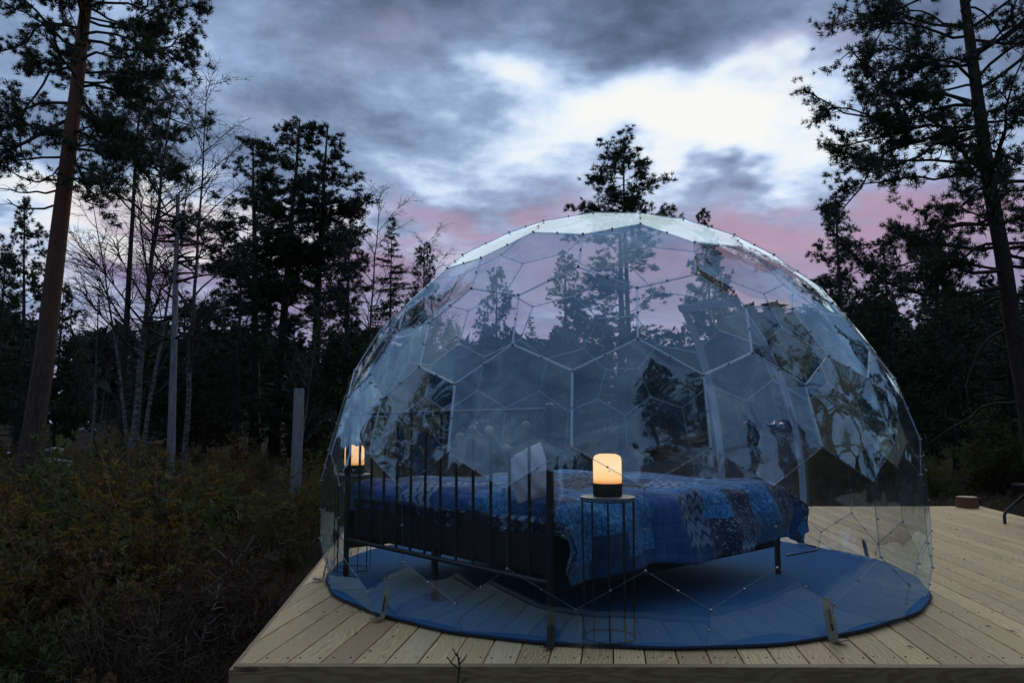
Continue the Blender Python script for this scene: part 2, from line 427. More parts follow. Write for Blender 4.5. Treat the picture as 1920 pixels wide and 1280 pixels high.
link('ground', quick('ground', Vg, Fg, True), 'heath_ground', kind='structure')

# ------------------------------------------------------------------ deck
DECK = [(-1.197, 3.378), (4.78, 3.343), (6.074, 9.943), (-1.88, 9.86)]
def clip_poly(poly, nrm, d):
    out = []
    for i in range(len(poly)):
        a, b = np.array(poly[i]), np.array(poly[(i + 1) % len(poly)])
        da, db = nrm @ a - d, nrm @ b - d
        if da >= 0: out.append(a)
        if (da >= 0) != (db >= 0): out.append(a + (b - a) * da / (da - db))
    return out
rng = random.Random(5)
deck = thing('wooden_deck', 'pale wooden plank deck carrying the clear dome, raised above the heath', 'deck', (0, 0, 0))
PA = R_(7.4); pu = np.array([math.sin(PA), math.cos(PA)]); pv = np.array([math.cos(PA), -math.sin(PA)])
ctr = np.array([2., 6.6])
# inner outline, inside the rim boards
inner = [np.array(p) for p in DECK]
for i in range(4):
    a, b = np.array(DECK[i]), np.array(DECK[(i + 1) % 4]); e = (b - a) / np.linalg.norm(b - a)
    nrm = np.array([-e[1], e[0]]); inner = clip_poly(inner, nrm, nrm @ a + (.050 if i == 0 else .006))
PW, GAPW, TH = .142, .006, .028
k = -40
for k in range(-45, 46):
    v0 = ctr @ pv + k * PW
    strip = clip_poly(clip_poly(inner, pv, v0 + GAPW / 2), -pv, -(v0 + PW - GAPW / 2))
    if len(strip) < 3: continue
    us = [p @ pu for p in strip]; lo, hi = min(us), max(us)
    cuts = [lo]
    if hi - lo > 3.2: cuts.append(lo + rng.uniform(.28, .72) * (hi - lo))
    cuts.append(hi)
    for j in range(len(cuts) - 1):
        pc = clip_poly(clip_poly(strip, pu, cuts[j] + (.002 if j else 0)), -pu, -(cuts[j + 1] - (.002 if j < len(cuts) - 2 else 0)))
        if len(pc) < 3: continue
        c0 = sum(pc) / len(pc); dz_ = rng.uniform(-.0025, .0); tl = rng.uniform(-.010, .010)
        loc = [((p - c0) @ pu, (p - c0) @ -pv) for p in pc]
        top = [(x, y, y * tl) for x, y in loc]; bot = [(x, y, -TH) for x, y in loc]; n_ = len(loc)
        mb = MB(); mb.add(top + bot, [tuple(range(n_)), tuple(range(2 * n_ - 1, n_ - 1, -1))] + [(i, i + n_, (i + 1) % n_ + n_, (i + 1) % n_) for i in range(n_)])
        o = mb.build('plank', 'deck_wood', deck)
        o.location = (c0[0], c0[1], dz_ - .001); o.rotation_euler = (0, 0, math.atan2(pu[1], pu[0]))
        me = o.data
        import bmesh
        bm = bmesh.new(); bm.from_mesh(me); bmesh.ops.recalc_face_normals(bm, faces=bm.faces[:])
        tope = [e for e in bm.edges if all(v.co.z > -.01 for v in e.verts)]
        bmesh.ops.bevel(bm, geom=tope, offset=.0025, segments=1, affect='EDGES'); bm.to_mesh(me); bm.free()
for i in range(4):
    a, b = np.array(DECK[i]), np.array(DECK[(i + 1) % 4]); L = np.linalg.norm(b - a); e = (b - a) / L
    t = .045 if i == 0 else .0
    if i == 0:
        nseg = 1
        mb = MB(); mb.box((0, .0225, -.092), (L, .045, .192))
        o = mb.build('fascia_board', 'shaded_deck_wood', deck); o['label'] = 'shaded front fascia board of the deck'
    else:
        mb = MB(); mb.box((0, -.018, -.10), (L - .12, .030, .145)); o = mb.build('fascia_board', 'shaded_deck_wood', deck)
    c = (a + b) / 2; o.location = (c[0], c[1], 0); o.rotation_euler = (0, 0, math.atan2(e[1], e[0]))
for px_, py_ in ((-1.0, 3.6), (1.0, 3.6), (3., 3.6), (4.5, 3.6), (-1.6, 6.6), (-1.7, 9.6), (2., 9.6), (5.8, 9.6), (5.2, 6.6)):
    mb = MB(); mb.box((0, 0, -.20), (.1, .1, .9)); o = mb.build('support_post', 'shaded_deck_wood', deck); o.location = (px_, py_, -.40)
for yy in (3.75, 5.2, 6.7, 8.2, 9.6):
    mb = MB(); mb.box((2.0, yy, -.105), (6.2, .05, .15)); mb.build('joist', 'shaded_deck_wood', deck)

sc_ = MB(); rs = random.Random(9)
for k in range(-30, 40):
    v0 = ctr @ pv + (k + .5) * PW
    for yy in (3.52, 4.35, 5.2, 6.05, 6.9, 7.75, 8.6, 9.55):
        for dv_ in (-.042, .042):
            vv_ = v0 + dv_ + rs.uniform(-.006, .006); uu_ = (yy - vv_ * pv[1]) / pu[1] + rs.uniform(-.01, .01); p = pu * uu_ + pv * vv_
            if p[0] < -1.10 - .105 * (yy - 3.4) or p[0] > 4.70 + .196 * (yy - 3.34): continue
            sc_.add([(p[0] + .0045 * math.cos(q), p[1] + .0045 * math.sin(q), .0008) for q in np.linspace(0, 2 * math.pi, 7)[:-1]] + [(p[0] + .0045 * math.cos(q), p[1] + .0045 * math.sin(q), -.006) for q in np.linspace(0, 2 * math.pi, 7)[:-1]],
                [tuple(range(6))] + [(i + 6, (i + 1) % 6 + 6, (i + 1) % 6, i) for i in range(6)])
sc_.build('screw', 'black_metal', deck, kind='stuff')

# ------------------------------------------------------------------ dome
DC = np.array([.7253, 5.6308, .5014]); DR = 2.0718
FLOOR_R = math.sqrt(DR * DR - DC[2] ** 2)
def quat_rot(q):
    q = np.array(q) / np.linalg.norm(q); w, x, y, z = q
    return np.array([[1 - 2 * (y * y + z * z), 2 * (x * y - z * w), 2 * (x * z + y * w)], [2 * (x * y + z * w), 1 - 2 * (x * x + z * z), 2 * (y * z - x * w)], [2 * (x * z - y * w), 2 * (y * z + x * w), 1 - 2 * (x * x + y * y)]])
QR = quat_rot([.1687, -.6494, -.7125, .2054])
t_ = (1 + 5 ** .5) / 2
IV = np.array([(-1, t_, 0), (1, t_, 0), (-1, -t_, 0), (1, -t_, 0), (0, -1, t_), (0, 1, t_), (0, -1, -t_), (0, 1, -t_), (t_, 0, -1), (t_, 0, 1), (-t_, 0, -1), (-t_, 0, 1)]); IV /= np.linalg.norm(IV[0])
IF = [(0, 11, 5), (0, 5, 1), (0, 1, 7), (0, 7, 10), (0, 10, 11), (1, 5, 9), (5, 11, 4), (11, 10, 2), (10, 7, 6), (7, 1, 8), (3, 9, 4), (3, 4, 2), (3, 2, 6), (3, 6, 8), (3, 8, 9), (4, 9, 5), (2, 4, 11), (6, 2, 10), (8, 6, 7), (9, 8, 1)]
NF = 4; gv = {}; tris = []
def gkey(p): return tuple(np.round(p, 4))
gpts = []
def gid(p):
    p = p / np.linalg.norm(p); kk = gkey(p)
    if kk not in gv: gv[kk] = len(gpts); gpts.append(p)
    return gv[kk]
for f in IF:
    A, B, Cc = IV[list(f)]
    g = lambda i, j: gid((A * (NF - i - j) + B * i + Cc * j) / NF)
    for i in range(NF):
        for j in range(NF - i):
            tris.append((g(i, j), g(i + 1, j), g(i, j + 1)))
            if i + j < NF - 1: tris.append((g(i + 1, j), g(i + 1, j + 1), g(i, j + 1)))
gpts = np.array(gpts)
tc = []
for f in IF:
    A, B, Cc = IV[list(f)]
    for i in range(NF):
        for j in range(NF - i):
            q = lambda a, b: (A * (NF - a - b) + B * a + Cc * b) / NF
            p = (q(i, j) + q(i + 1, j) + q(i, j + 1)) / 3; tc.append(p / np.linalg.norm(p))
            if i + j < NF - 1:
                p = (q(i + 1, j) + q(i + 1, j + 1) + q(i, j + 1)) / 3; tc.append(p / np.linalg.norm(p))
tc = np.array(tc) @ QR.T; gp = gpts @ QR.T
dome = thing('geodesic_dome', 'clear film geodesic dome tent of hexagonal panels over a bed on the deck', 'dome tent', (DC[0], DC[1], 0))
cells = {i: [] for i in range(len(gp))}
for ti, tr in enumerate(tris):
    for q in tr: cells[q].append(ti)
ZC = DC[2] / DR
def clip3(poly, zmin):
    out = []
    for i in range(len(poly)):
        a, b = poly[i], poly[(i + 1) % len(poly)]
        if a[2] >= zmin: out.append(a)
        if (a[2] >= zmin) != (b[2] >= zmin):
            p = a + (b - a) * (zmin - a[2]) / (b[2] - a[2]); rr_ = math.sqrt(1 - zmin * zmin)
            h = math.hypot(p[0], p[1]); p = np.array([p[0] * rr_ / h, p[1] * rr_ / h, zmin]); out.append(p)
    return out
edges = set(); rp = random.Random(3)
vent_dir = None
rd = ray(1400, 514); rd = rd / np.linalg.norm(rd); oc = np.array([0, 0, CAM_H]) - DC; tb = oc @ rd
dv = oc + rd * (-tb - math.sqrt(tb * tb - oc @ oc + DR * DR)); dv = dv / np.linalg.norm(dv)
vent_cell = int(np.argmax(gp @ dv))
for ci, tl in cells.items():
    c = gp[ci]; ref = np.cross(c, [0.3, .2, .9]); ref /= np.linalg.norm(ref); ref2 = np.cross(c, ref)
    tl = sorted(tl, key=lambda q: math.atan2(tc[q] @ ref2, tc[q] @ ref))
    n_ = len(tl)
    for i in range(n_): edges.add(tuple(sorted((tl[i], tl[(i + 1) % n_]))))
    poly = clip3([tc[q] for q in tl], -ZC)
    if len(poly) < 3: continue
    poly = np.array(poly); n_ = len(poly)
    cen = poly.mean(0)
    if np.linalg.norm(poly - cen, axis=1).max() < .03: continue
    # each panel: chords for its rim, a soft outward bulge of its own in the middle
    ring = []
    for i in range(n_):
        a, b = poly[i], poly[(i + 1) % n_]
        for s in (0, .34, .67): ring.append(a + (b - a) * s)
    ring = np.array(ring); nr = len(ring)
    out_n = cen / np.linalg.norm(cen)
    sag = (1 - np.linalg.norm(cen)) * rp.uniform(.22, .55)
    tilt = rp.uniform(-.02, .02)
    V_ = [cen + out_n * sag]; F_ = []
    for lv, s in enumerate((.33, .66, 1.)):
        for q in ring: V_.append(cen + (q - cen) * s + out_n * sag * (1 - s ** 2))
    for i in range(nr): F_.append((0, 1 + i, 1 + (i + 1) % nr))
    for lv in range(2):
        o0, o1 = 1 + lv * nr, 1 + (lv + 1) * nr
        for i in range(nr): F_.append((o0 + i, o1 + i, o1 + (i + 1) % nr, o0 + (i + 1) % nr))
    V_ = np.array(V_) * DR
    if ci == vent_cell:      # the vent panel, propped open along its upper edge
        zs = V_[:, 2]; top = zs.max(); hi = V_[zs > top - .06].mean(0)
        axis = np.cross([0, 0, 1.], cen); axis /= np.linalg.norm(axis)
        Rm = np.array(Matrix.Rotation(R_(-4), 3, Vector(axis)))
        V_ = (V_ - hi) @ Rm.T + hi + out_n * .012
    mb = MB(); mb.add(V_, F_)
    me = mb.mesh('panel'); me.polygons.foreach_set('use_smooth', np.ones(len(me.polygons), bool))
    o = link('panel', me, 'vent_film' if ci == vent_cell else 'clear_film', dome); o.location = (0, 0, DC[2])
    if ci == vent_cell: o['label'] = 'paler vent panel propped slightly open near the top right'
bolts = MB()
def small_bolt(p, n, r=.0062):
    p = np.array(p); n = np.array(n) / np.linalg.norm(n)
    bolts.tube([p - n * .006, p + n * .005], [r, r * .8], 6)
done_v = set()
for a, b in edges:
    pa, pb = tc[a], tc[b]
    if pa[2] < -ZC and pb[2] < -ZC: continue
    if pa[2] < pb[2]: pa, pb, a, b = pb, pa, b, a
    if pb[2] < -ZC:
        pb = pa + (pb - pa) * (pa[2] + ZC) / (pa[2] - pb[2])
        if np.linalg.norm(pa - pb) < .01: continue
        pb_ok = False
    else: pb_ok = True
    A_, B_ = pa * DR, pb * DR; mid = (A_ + B_) / 2
    nrm = mid / np.linalg.norm(mid); tdir = (B_ - A_) / np.linalg.norm(B_ - A_); side = np.cross(tdir, nrm)
    w, hgt = (.0072, .0045) if min(A_[2], B_[2]) > .30 else (.0032, .0025)
    v = []
    for p in (A_, B_):
        for sx, sz in ((-w, -.002), (w, -.002), (w * .5, hgt), (-w * .5, hgt)): v.append(p + side * sx + nrm * sz)
    mb = MB(); mb.add(v, [(3, 2, 1, 0), (4, 5, 6, 7), (0, 1, 5, 4), (1, 2, 6, 5), (2, 3, 7, 6), (3, 0, 4, 7)])
    o = mb.build('seam', 'seam_film' if min(A_[2], B_[2]) > .30 else 'thin_seam', dome); o.location = (0, 0, DC[2])
    small_bolt(mid + nrm * .006, mid)
    for key, p, ok in ((a, A_, True), (b, B_, pb_ok)):
        if ok and key not in done_v: done_v.add(key); small_bolt(p + p / DR * .006, p, .008)
o = bolts.build('bolt', 'bolt_metal', dome, kind='stuff'); o.location = (0, 0, DC[2])
# door frame at the far right: two legs that follow the film, a header across them
def sph(azr, z, r=DR - .03):
    h = math.sqrt(max(r * r - (z - DC[2]) ** 2, 0)); return np.array([h * math.sin(azr), h * math.cos(azr), z])
def strip_tube(pts, wid, thick, name):
    mb = MB(); v = []; f = []
    for i, p in enumerate(pts):
        t = pts[min(i + 1, len(pts) - 1)] - pts[max(i - 1, 0)]; t /= np.linalg.norm(t)
        nn = p - np.array([0, 0, DC[2]]); nn /= np.linalg.norm(nn); sd = np.cross(t, nn); sd /= np.linalg.norm(sd)
        for g in range(10):
            a_ = 2 * math.pi * g / 10; v.append(p + sd * wid * math.cos(a_) + nn * thick * math.sin(a_))
    for i in range(len(pts) - 1):
        for g in range(10): f.append((i * 10 + g, i * 10 + (g + 1) % 10, (i + 1) * 10 + (g + 1) % 10, (i + 1) * 10 + g))
    f += [tuple(range(9, -1, -1)), tuple(range((len(pts) - 1) * 10, len(pts) * 10))]
    mb.add(v, f); return mb
az1 = math.atan2(1.96 - DC[0], 7.21 - DC[1]); az2 = math.atan2(2.48 - DC[0], 6.60 - DC[1])
for a_ in (az1, az2):
    z = np.linspace(.02, 2.06, 16); am = (az1 + az2) / 2
    pts = [sph(a_ + (am - a_) * 0, q) for q in z]
    strip_tube(pts, .034, .016, 'leg').build('door_leg', 'frame_plastic', dome, True)
pts = [sph(az1 - .03 + (az2 - az1 + .06) * q, 2.07) for q in np.linspace(0, 1, 9)]
strip_tube(pts, .045, .018, 'header').build('door_header', 'frame_plastic', dome, True)
# flat anchor plates screwed to the foot of the film
def bracket(x, y, h, w, lab, m='bracket_metal', tiltv=0.):
    az_ = math.atan2(x - DC[0], y - DC[1]); r = FLOOR_R + .03
    mb = MB(); mb.add([(-w, 0, 0), (w, 0, 0), (w, 0, h * .86), (w * .45, 0, h), (-w * .45, 0, h), (-w, 0, h * .86), (-w, .006, 0), (w, .006, 0), (w, .006, h * .86), (w * .45, .006, h), (-w * .45, .006, h), (-w, .006, h * .86)],
        [(0, 1, 2, 3, 4, 5), (11, 10, 9, 8, 7, 6)] + [(i, i + 6, (i + 1) % 6 + 6, (i + 1) % 6) for i in range(6)])
    mb.box((0, -.035, .003), (2 * w, .06, .006))
    o = mb.build('anchor_plate', m, dome)
    sl_ = MB(); sl_.box((0, -.004, h * .48), (.006, .004, h * .5)); s_ = sl_.build('slot', 'black_metal', o)
    o.location = (r * math.sin(az_), r * math.cos(az_), .004); o.rotation_euler = (R_(-11) if tiltv == 0 else tiltv, 0, -az_ + math.pi)
    o['label'] = lab
bracket(1.541, 3.784, .20, .030, 'grey slotted anchor plate at the front right of the dome foot')
bracket(2.84, 5.97, .16, .022, 'grey slotted anchor plate at the right side of the dome foot')
bracket(.19, 3.70, .17, .020, 'dark anchor plate at the front of the dome foot', 'black_metal')
bracket(-1.25, 5.2, .14, .020, 'black anchor plate at the left side of the dome foot', 'black_metal')
bracket(-.74, 4.12, .17, .018, 'grey anchor plate at the front left of the dome foot')

# carpet mat
mb = MB(); NS = 160; rm = random.Random(2); top = []; bot = []; topi = []
for i in range(NS):
    a_ = 2 * math.pi * i / NS; r = FLOOR_R - .004 + .008 * math.sin(a_ * 9 + 1) + .006 * math.sin(a_ * 23) + .03 * max(0, math.cos(a_ - .05)) ** 6
    lift = .006 * max(0, math.sin(a_ * 6 + .7)) * (1 if math.cos(a_) > -.2 else .3)
    top.append((r * math.cos(a_), r * math.sin(a_), .015 + lift)); topi.append(((r - .03) * math.cos(a_), (r - .03) * math.sin(a_), .016))
    bot.append(((r - .004) * math.cos(a_), (r - .004) * math.sin(a_), .001 + lift))
mb.add(top + topi + bot, [tuple(range(NS, 2 * NS))] + [(i, (i + 1) % NS, NS + (i + 1) % NS, NS + i) for i in range(NS)] + [(2 * NS + i, 2 * NS + (i + 1) % NS, (i + 1) % NS, i) for i in range(NS)])
o = mb.build('carpet', 'blue_carpet'); o.location = (DC[0], DC[1], .003)
eb = MB(); eb.tube([(p[0] * 1.002, p[1] * 1.002, p[2] - .005) for p in top + top[:1]], .0075, 6, False); eb.build('edge_binding', 'navy_binding', o, True)
tag(o, 'round blue carpet covering the deck inside the dome', 'carpet')
MT = .019     # top of the carpet

# ------------------------------------------------------------------ bed and bedding (bed frame of reference: x along the headboard, y to the foot)
P1 = np.array([.189, 3.803]); P2 = np.array([-1.126, 5.254])
BW = float(np.linalg.norm(P2 - P1)); hd = (P2 - P1) / BW; fd = np.array([-hd[1], hd[0]]) * -1
if fd @ np.array([.741, .672]) < 0: fd = -fd
BL = 2.26; BRZ = math.atan2(fd[1], fd[0]) - math.pi / 2      # local +y = foot direction
# local x = fd rotated by -90 deg: points from P2 to P1, so P1 lies at x = 0 and P2 at x = -BW
bed = thing('metal_bed', 'black metal double bed with barred headboard inside the clear dome', 'bed', (P1[0], P1[1], MT), BRZ)
for x in (0, -BW):
    mb = MB(); mb.tube([(x, 0, 0), (x, 0, 1.10)], .019, 10); mb.lathe([(.019, 0), (.025, .008), (.023, .02), (.010, .03)], 12, (x, 0, 1.095)); mb.build('post', 'black_metal', bed, True)
for z, r in ((1.09, .012), (.245, .014)):
    mb = MB(); mb.tube([(0, 0, z), (-BW, 0, z)], r, 10); mb.build('rail', 'black_metal', bed, True)
me = None
for i in range(12):
    x = -BW * (i + 1) / 13
    if me is None:
        mb = MB(); mb.tube([(0, 0, .245), (0, 0, 1.09)], .0085, 8); o = mb.build('spindle', 'black_metal', bed, True); me = o.data
    else: o = link('spindle', me, None, bed)
    o.location = (x, .0, 0)
mb = MB()
for x in (-.03, -BW + .03): mb.box((x, BL / 2, .25), (.03, BL, .12))
for x in (-.05, -BW + .05): pass
mb.build('side_rail', 'black_fabric', bed)
for (x, y) in ((-.04, BL), (-BW + .04, BL), (-BW / 2, BL), (-BW / 2, BL * .5), (-BW / 2, .02)):
    mb = MB(); mb.tube([(x, y, 0), (x, y, .3)], .02, 8); mb.build('leg', 'black_metal', bed, True)
for k in range(13):
    mb = MB(); mb.box((-BW / 2, .12 + k * .168, .262), (BW - .08, .07, .018)); mb.build('slat', 'black_metal', bed)
mb = MB(); mb.box((-BW / 2, BL / 2 + .02, .40), (BW - .06, BL - .03, .24)); mb.build('mattress', 'black_fabric', bed)

def cover_mesh():
    L0, L1, X0, X1 = .055, BL + .02, -BW - .03, .03; top = .625; r = .10
    us = np.concatenate([np.linspace(-.13, .18, 14), np.linspace(.22, L1 - .12, 50), np.linspace(L1 - .08, L1 + .36, 20)])
    ws = np.concatenate([np.linspace(X0 - .32, X0 + .12, 16), np.linspace(X0 + .17, X1 - .17, 40), np.linspace(X1 - .12, X1 + .39, 20)])
    V_ = []; UV = []; rg = np.random.default_rng(4)
    ph = rg.uniform(0, 6.28, 12)
    for u in us:
        for w_ in ws:
            eu = max(u - L1, 0) - 0; eh = max(L0 - u, 0); e1 = max(w_ - X1, 0); e0 = max(X0 - w_, 0)
            yy = min(max(u, L0), L1); xx = min(max(w_, X0), X1)
            drop = max(eu, eh, e1, e0) + .06 * min(max(eu, eh), max(e1, e0))
            # rounded shoulder before the edge
            du = min(L1 - u, u - L0); dw = min(X1 - w_, w_ - X0); d = min(du, dw)
            sh = 0 if d > r else (r - max(d, 0)) ** 2 / (2 * r) * .8
            fold = .026 * math.sin(w_ * 11 + ph[0] + u * 3) + .022 * math.sin(u * 12 + ph[1] - w_ * 4) + .010 * math.sin(u * 27 + ph[6]) + .010 * math.sin(w_ * 25 + ph[7])
            hem = 1 + (.05 if eu or e1 else .12) * math.sin(w_ * 5.1 + u * 4.3 + ph[2]) + (.03 if eu or e1 else .08) * math.sin(w_ * 11 + u * 9.)
            o_ = (.03 + fold) * min(drop / .1, 1.) + drop * .10
            if eu: yy += o_
            if eh: yy -= min(o_, .02)
            if e1: xx += o_
            if e0: xx -= o_
            z = top - sh - drop * hem * (.72 if eh else .88)
            if drop == 0:
                z += .012 * math.sin(u * 4.2 + ph[3]) * math.sin(w_ * 3.7 + ph[4]) + .009 * math.sin(u * 9 + w_ * 7 + ph[5]) + .006 * math.sin(u * 17 - w_ * 13 + ph[8]) + .03 * math.exp(-((u - .35) / .25) ** 2)
                z += .02 * math.exp(-((u - 1.5) ** 2 + (w_ + .9) ** 2) / .5)
            V_.append((xx, yy, z)); UV.append((u, w_))
    n1_, n2_ = len(us), len(ws)
    F_ = [(i * n2_ + k, i * n2_ + k + 1, (i + 1) * n2_ + k + 1, (i + 1) * n2_ + k) for i in range(n1_ - 1) for k in range(n2_ - 1)]
    me = quick('bedspread', V_, np.array(F_), True)
    ul = me.uv_layers.new(name='UVMap'); idx = np.array(F_).ravel(); ul.data.foreach_set('uv', np.array(UV, np.float32)[idx].ravel())
    return me
o = link('bedspread', cover_mesh(), 'patchwork_cover'); o.location = (P1[0], P1[1], MT); o.rotation_euler = (0, 0, BRZ)
tag(o, 'blue patchwork bedspread with pale prints draped over the black bed', 'bedspread')
sm = o.modifiers.new('thick', 'SOLIDIFY'); sm.thickness = .008; sm.offset = -1

def pillow(x, y, z, rx, rz, lab):
    nu = 18; V_ = []; F_ = []
    for sgn in (1, -1):
        for i in range(nu + 1):
            for j in range(nu + 1):
                a_, b_ = i / nu * 2 - 1, j / nu * 2 - 1
                k_ = ((1 - a_ ** 4) * (1 - b_ ** 4)); th_ = .085 * max(k_, 0) ** .55
                pin = 1 - .07 * (a_ * a_ * b_ * b_) ** .5 - .05 * (1 - abs(a_)) * abs(b_)
                V_.append((a_ * .12 * pin, b_ * .17 * pin, sgn * (.6 * th_ + .006 * math.sin(a_ * 9 + b_ * 5) * (k_ > 0.01))))
    m_ = (nu + 1) ** 2
    for s_ in range(2):
        for i in range(nu):
            for j in range(nu):
                q = (s_ * m_ + i * (nu + 1) + j, s_ * m_ + (i + 1) * (nu + 1) + j, s_ * m_ + (i + 1) * (nu + 1) + j + 1, s_ * m_ + i * (nu + 1) + j + 1)
                F_.append(q if s_ == 0 else q[::-1])
    o = link('pillow', quick('pillow', V_, np.array(F_), True), 'white_fabric')
    p = P1 + (-hd) * x + fd * y
    o.location = (p[0], p[1], MT + z); o.rotation_euler = (rx, R_(-28), BRZ + rz)
    tag(o, lab, 'pillow')
pillow(-.30, .15, .745, R_(66), R_(20), 'white pillow leaning on the headboard bars at the near post')

# string of white balls along the headboard
st = thing('ball_light_string', 'unlit string of white ball lights hung along the bed headboard', 'light string', (P1[0], P1[1], MT), BRZ)
balls = [(.0, 1.10), (.12, 1.01), (.27, .89), (.41, .985), (.551, .99), (.66, .95), (.78, .88), (.98, 1.0), (1.2, .90), (1.42, .99), (1.62, .91), (1.76, .90), (1.93, 1.09)]
mb = MB(); cp = []
for i in range(len(balls) - 1):
    for q in np.linspace(0, 1, 5)[:-1]:
        s0, z0 = balls[i]; s1, z1 = balls[i + 1]
        cp.append((-(s0 + (s1 - s0) * q), -.026, z0 + (z1 - z0) * q - .03 * math.sin(math.pi * q)))
mb.tube(cp, .003, 5); mb.build('cord', 'white_ball', st, True)
me = None
for s, z in balls[1:-1]:
    if me is None:
        mb = MB(); mb.lathe([(.0255 * math.sin(a_) + 1e-4, -.0255 * math.cos(a_)) for a_ in np.linspace(.05, math.pi - .05, 9)], 12); o = mb.build('ball', 'white_ball', st, True); me = o.data
    else: o = link('ball', me, None, st)
    o.location = (-s, -.052, z)

# wire side tables and lanterns
def local(t, s): return P1 + fd * t + hd * s
def wire_table(p, lab):
    t = thing('wire_table', lab, 'side table', (p[0], p[1], MT), .2, 'wire side tables beside the bed')
    mb = MB(); mb.lathe([(.128, .655), (.134, .658), (.134, .668), (.128, .670)], 40); mb.build('table_top', 'table_top', t, True)
    for r, z in ((.124, .008), (.131, .650)):
        mb = MB(); q = [(r * math.cos(a_), r * math.sin(a_), z) for a_ in np.linspace(0, 2 * math.pi, 41)]; mb.tube(q, .0035, 6); mb.build('ring', 'black_metal', t, True)
    for i in range(10):
        a_ = 2 * math.pi * i / 10
        mb = MB(); mb.tube([(.124 * math.cos(a_), .124 * math.sin(a_), .008), (.131 * math.cos(a_), .131 * math.sin(a_), .650)], .0032, 6); mb.build('wire', 'black_metal', t, True)
def lantern(p, lab):
    t = thing('lantern', lab, 'lantern', (p[0], p[1], MT + .6702), 0, 'glowing lanterns beside the bed')
    mb = MB(); mb.lathe([(.066, 0), (.071, .004), (.0725, .058), (.071, .062)], 40); mb.build('base', 'lantern_base', t, True)
    mb = MB(); mb.lathe([(.0695, .0625), (.0695, .172), (.067, .186), (.058, .197), (.04, .203), (.01, .2045)], 40); mb.build('shade', 'lantern_glow', t, True)
    mb = MB(); mb.tube([(0, 0, 0), (0, -.004, 0)], .003, 8); b = mb.build('button', 'lantern_base', t); b.location = (0, -.0695, .125)
nt = local(.176, -.222); ft = local(.15, BW + .175)
wire_table(nt, 'black wire side table at the near side of the bed headboard')
wire_table(ft, 'black wire side table at the far left side of the bed headboard')
lantern(nt, 'glowing amber lantern on the near wire table in front of the bedspread')
lantern(ft, 'glowing amber lantern seen through the bars at the left headboard end')

# small white dish under the bed, cable, pleated fan
mb = MB(); mb.lathe([(.05, 0), (.085, .008), (.10, .03), (.097, .03), (.08, .012), (.02, .008)], 32); o = mb.build('dish', 'white_ball', None, True)
o.location = (.72, 5.30, MT); tag(o, 'small white round dish on the carpet in the shade under the bed', 'dish')
mb = MB(); mb.tube([at(1478, 1046, 6.1) * [1, 1, 0] + [0, 0, MT + .006]] + [np.array([x, y, MT + .006]) for x, y in ((2.15, 6.05), (2.30, 6.16), (2.48, 6.30), (2.55, 6.46), (2.50, 6.62))], .006, 6)
o = mb.build('cable', 'black_metal', None, True); tag(o, 'thin black cable curving over the blue carpet by the bed foot', 'cable')
mb = MB(); fp = []
for k in range(15):
    a_ = R_(20 + 140 * k / 14); r = .075; fp.append((r * math.cos(a_), .006 * (k % 2), r * math.sin(a_)))
v = [(0, 0, 0), (0, .006, 0)] + fp + [(x, y + .006, z) for x, y, z in fp]
mb.add(v, [(0, 2 + k, 3 + k) for k in range(14)] + [(1, 18 + k, 17 + k) for k in range(14)])
o = mb.build('paper_fan', 'white_fabric'); p = local(1.0, 1.15); p = np.array([.57, 5.95]); o.location = (p[0], p[1], MT + .575)
tag(o, 'small white pleated fan standing on the bedspread behind the near lantern', 'fan')

# log slice and the black chair at the right edge of the deck
lg = thing('log_slice', 'short brown log slice with pale cut top on the deck corner', 'log', (5.80, 9.78, .002))
mb = MB(); prof = []
for z in (0, .02, .06, .10, .125): prof.append((.128 + .004 * math.sin(z * 60), z))
mb.lathe(prof, 28); me = mb.mesh('bark', True)
for v in me.vertices:
    a_ = math.atan2(v.co.y, v.co.x); k_ = 1 + .05 * math.sin(3 * a_ + 1) + .03 * math.sin(7 * a_); v.co.x *= k_; v.co.y *= k_
link('bark', me, 'log_bark', lg)
mb = MB(); mb.lathe([(.112, .1255), (.112, .131), (.105, .133)], 28); me = mb.mesh('cut_face')
for v in me.vertices:
    a_ = math.atan2(v.co.y, v.co.x); k_ = 1 + .05 * math.sin(3 * a_ + 1); v.co.x *= k_; v.co.y *= k_
link('cut_face', me, 'log_end', lg)
ch = thing('garden_chair', 'black tube garden chair cut off by the right edge of the picture', 'chair', (5.55, 7.95, .002), R_(12))
for y in (-.25, .25):
    mb = MB(); mb.tube([(-.30, y, .0), (-.30, y, .09), (-.275, y, .13), (-.15, y, .21), (.08, y, .36), (.30, y, .38), (.36, y, .28), (.38, y, 0)], .016, 8); mb.build('leg', 'black_metal', ch, True)
mb = MB(); mb.box((.06, 0, .405), (.5, .5, .025)); mb.build('seat', 'black_fabric', ch)
mb = MB(); mb.tube([(.28, -.25, .40), (.42, -.25, .9), (.42, .25, .9), (.28, .25, .40)], .016, 8); mb.box((.37, 0, .68), (.02, .46, .35)); mb.build('backrest', 'black_metal', ch, True)

